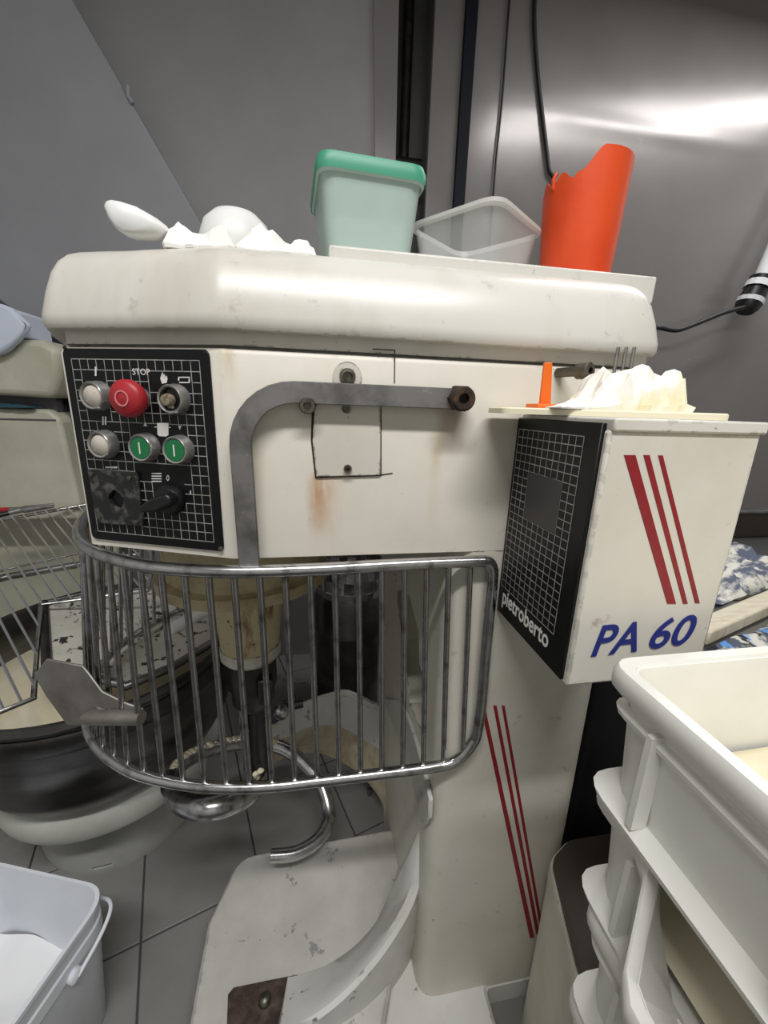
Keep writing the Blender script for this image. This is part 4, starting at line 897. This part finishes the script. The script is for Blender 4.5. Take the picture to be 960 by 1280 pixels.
# ------------------------------------------------------------------ bucket at lower left
ang = math.atan2(.15, .05); eu = Vector((math.cos(ang), math.sin(ang))); ev = Vector((-eu.y, eu.x))
BH = .30; cor = Vector((-.392, .628)); LU, LV = .225, .29
bc = cor - eu * LU / 2 + ev * LV / 2
bt = thing('white_bucket', (bc.x, bc.y, 0), 'square white plastic bucket part-filled with flour', 'bucket')
def br(k, z, r=.05): return ring3(rrect(bc.x, bc.y, LU * k, LV * k, r * k, ang, 8), z)
MB().rings([br(.82, 0), br(.84, .004), br(.955, .235), br(.985, .238), br(.985, .262), br(.965, .265), br(.985, .292), br(1.0, .294), br(1.0, .302), br(.955, .302), br(.94, .28), br(.80, .02)]).build('bucket_body', 'bucket', bt, smooth=35)
def flour(u_, v_): 
    a_u, b_v = u_ * 2 - 1, v_ * 2 - 1; x = a_u * math.sqrt(1 - b_v * b_v * .18) * LU * .43; y = b_v * math.sqrt(1 - a_u * a_u * .18) * LV * .43; p = bc + eu * x + ev * y
    return Vector((p.x, p.y, .115 + .018 * noise.noise(Vector((x * 14, y * 14, 2))) + .03 * v_))
MB().grid(flour, 24, 24).build('flour', 'flour', bt, smooth=70)
hl = bc + eu * (LU * .46) ; hpz = .245
hs = bc - ev * (LV * .505) + eu * (LU * .10)
lug = Vector((hs.x, hs.y, .235)); MB().lathe([(.012, -.004), (.012, .004), (.008, .007), (.0001, .008)], lug, 14, axis=(-ev.x, -ev.y, 0)).build('handle_lug', 'bucket', bt, smooth=50)
hp_ = [lug - Vector((ev.x, ev.y, 0)) * .006, lug + Vector((eu.x, eu.y, 0)) * .05 - Vector((ev.x, ev.y, 0)) * .010 + Vector((0, 0, .022)), Vector((*(bc + eu * LU * .47 - ev * LV * .50), .268)), Vector((*(bc + eu * LU * .512 - ev * LV * .36), .262)), Vector((*(bc + eu * LU * .512), .25)), Vector((*(bc + eu * LU * .512 + ev * LV * .36), .262)), Vector((*(bc + eu * LU * .47 + ev * LV * .50), .268)), Vector((*(bc + eu * LU * .1 + ev * LV * .515), .235))]
MB().tube(catmull(hp_, 6), .0035, 8).build('handle', 'bucket', bt, smooth=60)

# ------------------------------------------------------------------ dough crates at right
def crate(cx_, cy_, z, W_, L_, h, rz, label, group='stacked dough crates', dough=None, dsd=1., dip=None):
    t = thing('dough_crate', (cx_, cy_, z), label, 'crate', group)
    def rr_(dx, r): return rrect(cx_, cy_, W_ + 2 * dx, L_ + 2 * dx, r, rz, 4)
    def dense(poly):
        if not dip: return poly
        out = []
        for i in range(len(poly)):
            a, b = poly[i], poly[(i + 1) % len(poly)]; n = 40 if (b - a).length > .3 else 1
            for k in range(n): out.append(a.lerp(b, k / n))
        return out
    def top(poly, zz):                              # a rim ring, lowered where the side dips
        out = []
        for p in dense(poly):
            d = 0.
            if dip:
                lx_ = (p.x - cx_) * math.cos(rz) + (p.y - cy_) * math.sin(rz); ly_ = -(p.x - cx_) * math.sin(rz) + (p.y - cy_) * math.cos(rz)
                if lx_ < -W_ / 2 + .04:
                    u_ = max(0., min(1., (dip[1] - ly_) / .05)) * max(0., min(1., (ly_ + dip[1]) / .05)); d = dip[0] * u_ * u_ * (3 - 2 * u_)
            q = Vector((p.x, p.y, zz - d))
            if d > 0: q -= Vector((math.cos(rz), math.sin(rz), 0)) * d * .48
            out.append(q)
        return out
    def low(poly, zz): return ring3(dense(poly), zz)
    MB().rings([low(rr_(-.014, .026), z), low(rr_(-.012, .026), z + .006), top(rr_(-.006, .022), z + h - .02), top(rr_(-.001, .02), z + h - .006), top(rr_(-.001, .02), z + h), top(rr_(-.010, .016), z + h), top(rr_(-.012, .016), z + h - .01), low(rr_(-.020, .018), z + .008)]).build('crate_wall', 'crate', t, smooth=35)
    MB().rings([top(rr_(-.006, .02), z + h - .020), top(rr_(.002, .022), z + h - .021), top(rr_(.006, .024), z + h - .016), top(rr_(.006, .024), z + h - .003), top(rr_(.003, .022), z + h + .003), top(rr_(-.007, .018), z + h + .003), top(rr_(-.010, .016), z + h - .002)], False, False).build('crate_rim', 'crate', t, smooth=50)
    if not dip: MB().rings([low(rr_(-.008, .022), z + h - .045), low(rr_(-.001, .022), z + h - .043), low(rr_(.0, .022), z + h - .038), low(rr_(-.007, .02), z + h - .034)], False, False).build('step_band', 'crate', t, smooth=40)
    MB().rings([low(rr_(-.016, .026), z + .002), low(rr_(.004, .03), z + .003), low(rr_(.006, .03), z + .010), low(rr_(-.012, .026), z + .016)], False, False).build('foot_flange', 'crate', t, smooth=40)
    ca, sa = math.cos(rz), math.sin(rz)
    def wp(x, y, zz): return Vector((cx_ + x * ca - y * sa, cy_ + x * sa + y * ca, zz))
    for sgn in (-1, 1):
        for k in ((0, 4) if dip and sgn < 0 else range(5)):
            y = -L_ / 2 + .055 + (L_ - .11) * k / 4; x0_, x1_ = sgn * (W_ / 2 - .010), sgn * (W_ / 2 + .005)
            MB().hexa([wp(x0_, y - .003, z + .015), wp(x1_, y - .003, z + .015), wp(x1_, y + .003, z + .015), wp(x0_, y + .003, z + .015)], [wp(x0_, y - .003, z + h - .03), wp(x1_, y - .003, z + h - .03), wp(x1_, y + .003, z + h - .03), wp(x0_, y + .003, z + h - .03)]).build('rib', 'crate', t)
        for k in range(4):
            x = -W_ / 2 + .045 + (W_ - .09) * k / 3; y0_, y1_ = sgn * (L_ / 2 - .010), sgn * (L_ / 2 + .005)
            MB().hexa([wp(x - .003, y0_, z + .015), wp(x + .003, y0_, z + .015), wp(x + .003, y1_, z + .015), wp(x - .003, y1_, z + .015)], [wp(x - .003, y0_, z + h - .03), wp(x + .003, y0_, z + h - .03), wp(x + .003, y1_, z + h - .03), wp(x - .003, y1_, z + h - .03)]).build('rib', 'crate', t)
    if dough:
        lo_, hi_ = dough
        def df(u_, v_):
            x = (u_ - .5) * (W_ - .046); y = (v_ - .5) * (L_ - .046); e_ = (1 - abs(2 * u_ - 1) ** 6) * (1 - abs(2 * v_ - 1) ** 6)
            return wp(x, y, z + lo_ + (hi_ - lo_) * e_ * (.62 + .5 * noise.noise(Vector((x * 7 + dsd, y * 7, dsd)))))
        MB().grid(df, 26, 36).build('dough', 'dough', t, smooth=70)
    return t
CH = .142
crate(.474, -.015, .832, .40, .60, CH, .0, 'white plastic dough crate on top of its stack, filled with risen dough', dough=(.045, .125), dsd=2.3)
crate(.484, -.015, .690, .40, .60, CH - .004, -.01, 'white plastic dough crate with a dipped side directly under the topmost crate', dough=(.03, .055), dsd=5.2, dip=(.085, .235))
crate(.49, -.03, .548, .40, .60, .138, .01, 'white plastic dough crate directly under the dipped-side crate')
for k, zz in enumerate((.405, .262, .119)):
    crate(.49, -.03, zz, .40, .60, .1385, (.0, .02, -.015)[k], ('white plastic dough crate fourth down from the dough-filled top crate', 'white plastic dough crate second from the trolley', 'white plastic dough crate lowest on the trolley')[k])
tr = thing('crate_trolley', (.49, -.03, 0), 'grey wheeled trolley carrying the stacked dough crates', 'trolley')
MB().box((.30, -.32, .085), (.68, .26, .117)).build('deck', 'greylock', tr, bevel=.006)
for x in (.335, .645):
    for y in (-.28, .22): MB().lathe([(.042, -.012), (.042, .012)], (x, y, .042), 18, axis=(1, 0, 0), cap0=True, cap1=True).build('wheel', 'black', tr, smooth=40); MB().box((x - .018, y - .02, .05), (x + .018, y + .02, .087)).build('fork', 'bench', tr)

# low cabinet with brown top between column and crates
kz = .44
ct = [P(693, 1076, Z=kz), P(716, 1052, Z=kz), P(760, 1049, Z=kz)]
cb_ = [(ct[0].x + .008, ct[0].y), (ct[1].x, ct[1].y), (.62, ct[1].y + .01), (.72, .36), (.72, .30), (.40, .30), (.37, .32)]
cb_ = round_poly([(.360, .31), (.70, .31), (.70, .486), (.455, .486), (.408, .462)], [.02, .02, .02, .03, .03], 5)
kt = thing('low_cabinet', (.53, .40, 0), 'low cream cabinet with dark brown top beside the mixer column', 'cabinet')
MB().rings([ring3(offset_poly(cb_, -.010), 0), ring3(offset_poly(cb_, -.010), kz - .05), ring3(offset_poly(cb_, -.012), kz - .03), ring3(offset_poly(cb_, -.010), kz - .012)]).build('cabinet_body', 'cream_cab', kt, smooth=40)
MB().rings([ring3(offset_poly(cb_, -.006), kz - .012), ring3(offset_poly(cb_, -.006), kz - .003), ring3(offset_poly(cb_, -.002), kz)]).build('cabinet_top', 'brown_top', kt, smooth=40)

# invented black bin, added to make the gap behind the crates dark
bn = thing('added_dark_bin', (.585, .73, 0), 'tall black bin added to darken the gap between the mixer column and the bench', 'bin')
MB().rings([ring3(rrect(.585, .73, .17, .36, .03), 0), ring3(rrect(.585, .73, .19, .40, .03), .80), ring3(rrect(.585, .73, .205, .415, .03), .80), ring3(rrect(.585, .73, .205, .415, .03), .825), ring3(rrect(.585, .73, .18, .39, .03), .825), ring3(rrect(.585, .73, .16, .35, .03), .02)]).build('bin_body', 'bin', bn, smooth=40)
# ------------------------------------------------------------------ work bench with floured cloths at right
bt_z = .74
wb = thing('work_bench', (1.35, .92, 0), 'steel work bench carrying floured cloths behind the crates', 'bench')
MB().box((.70, .55, bt_z - .04), (2.1, 1.3, bt_z)).build('bench_top', 'bench', wb, bevel=.004)
for x in (.76, 2.04):
    for y in (.61, 1.24): MB().box((x - .02, y - .02, 0), (x + .02, y + .02, bt_z - .04)).build('leg', 'bench', wb)
pa_, pb2 = P(872, 786, Z=bt_z + .03), P(975, 742, Z=bt_z + .03); pd = (pb2 - pa_).normalized(); pnn = Vector((-pd.y, pd.x, 0)); prz = math.atan2(pd.y, pd.x)
pb2 += pd * .45
def plank_pt(k, off): return pa_ + pd * k + pnn * off
c_ = plank_pt(.20, -.104); o = crumple(c_.x, c_.y, bt_z, .46, .13, .03, prz, 9.1, 6, 24, 12, edge=.9).build('plaid_cloth', 'plaid', smooth=60); tag(rebase(o), 'blue and grey plaid cloth dusted with flour on the bench', 'cloth')
c_ = plank_pt(.40, .225); o = crumple(c_.x, c_.y, bt_z, .66, .32, .085, prz, 6.6, 9, 26, 14, edge=.7).build('floured_cloth', 'floury_cloth', smooth=60); tag(rebase(o), 'grey cloth caked with flour heaped behind the wooden plank', 'cloth')
o = MB().hexa([pa_ - pnn * .022 + Vector((0, 0, -.03)), pb2 - pnn * .022 + Vector((0, 0, -.03)), pb2 + pnn * .022 + Vector((0, 0, -.03)), pa_ + pnn * .022 + Vector((0, 0, -.03))], [pa_ - pnn * .022 + Vector((0, 0, .005)), pb2 - pnn * .022 + Vector((0, 0, .005)), pb2 + pnn * .022 + Vector((0, 0, .005)), pa_ + pnn * .022 + Vector((0, 0, .005))]).build('wooden_plank', 'plank', bevel=.006, seg=2); tag(rebase(o), 'pale floured wooden plank lying between the bench cloths', 'plank')
ty = thing('baking_tray', (1.62, 1.2, bt_z), 'dark brown tray standing at the back of the bench', 'tray')
MB().box((1.36, 1.26, bt_z), (2.05, 1.28, bt_z + .10)).build('tray_wall', 'tray', ty, bevel=.004)
MB().box((1.355, 1.25, bt_z + .10), (2.055, 1.29, bt_z + .112)).build('tray_rim', 'steel', ty, bevel=.003)
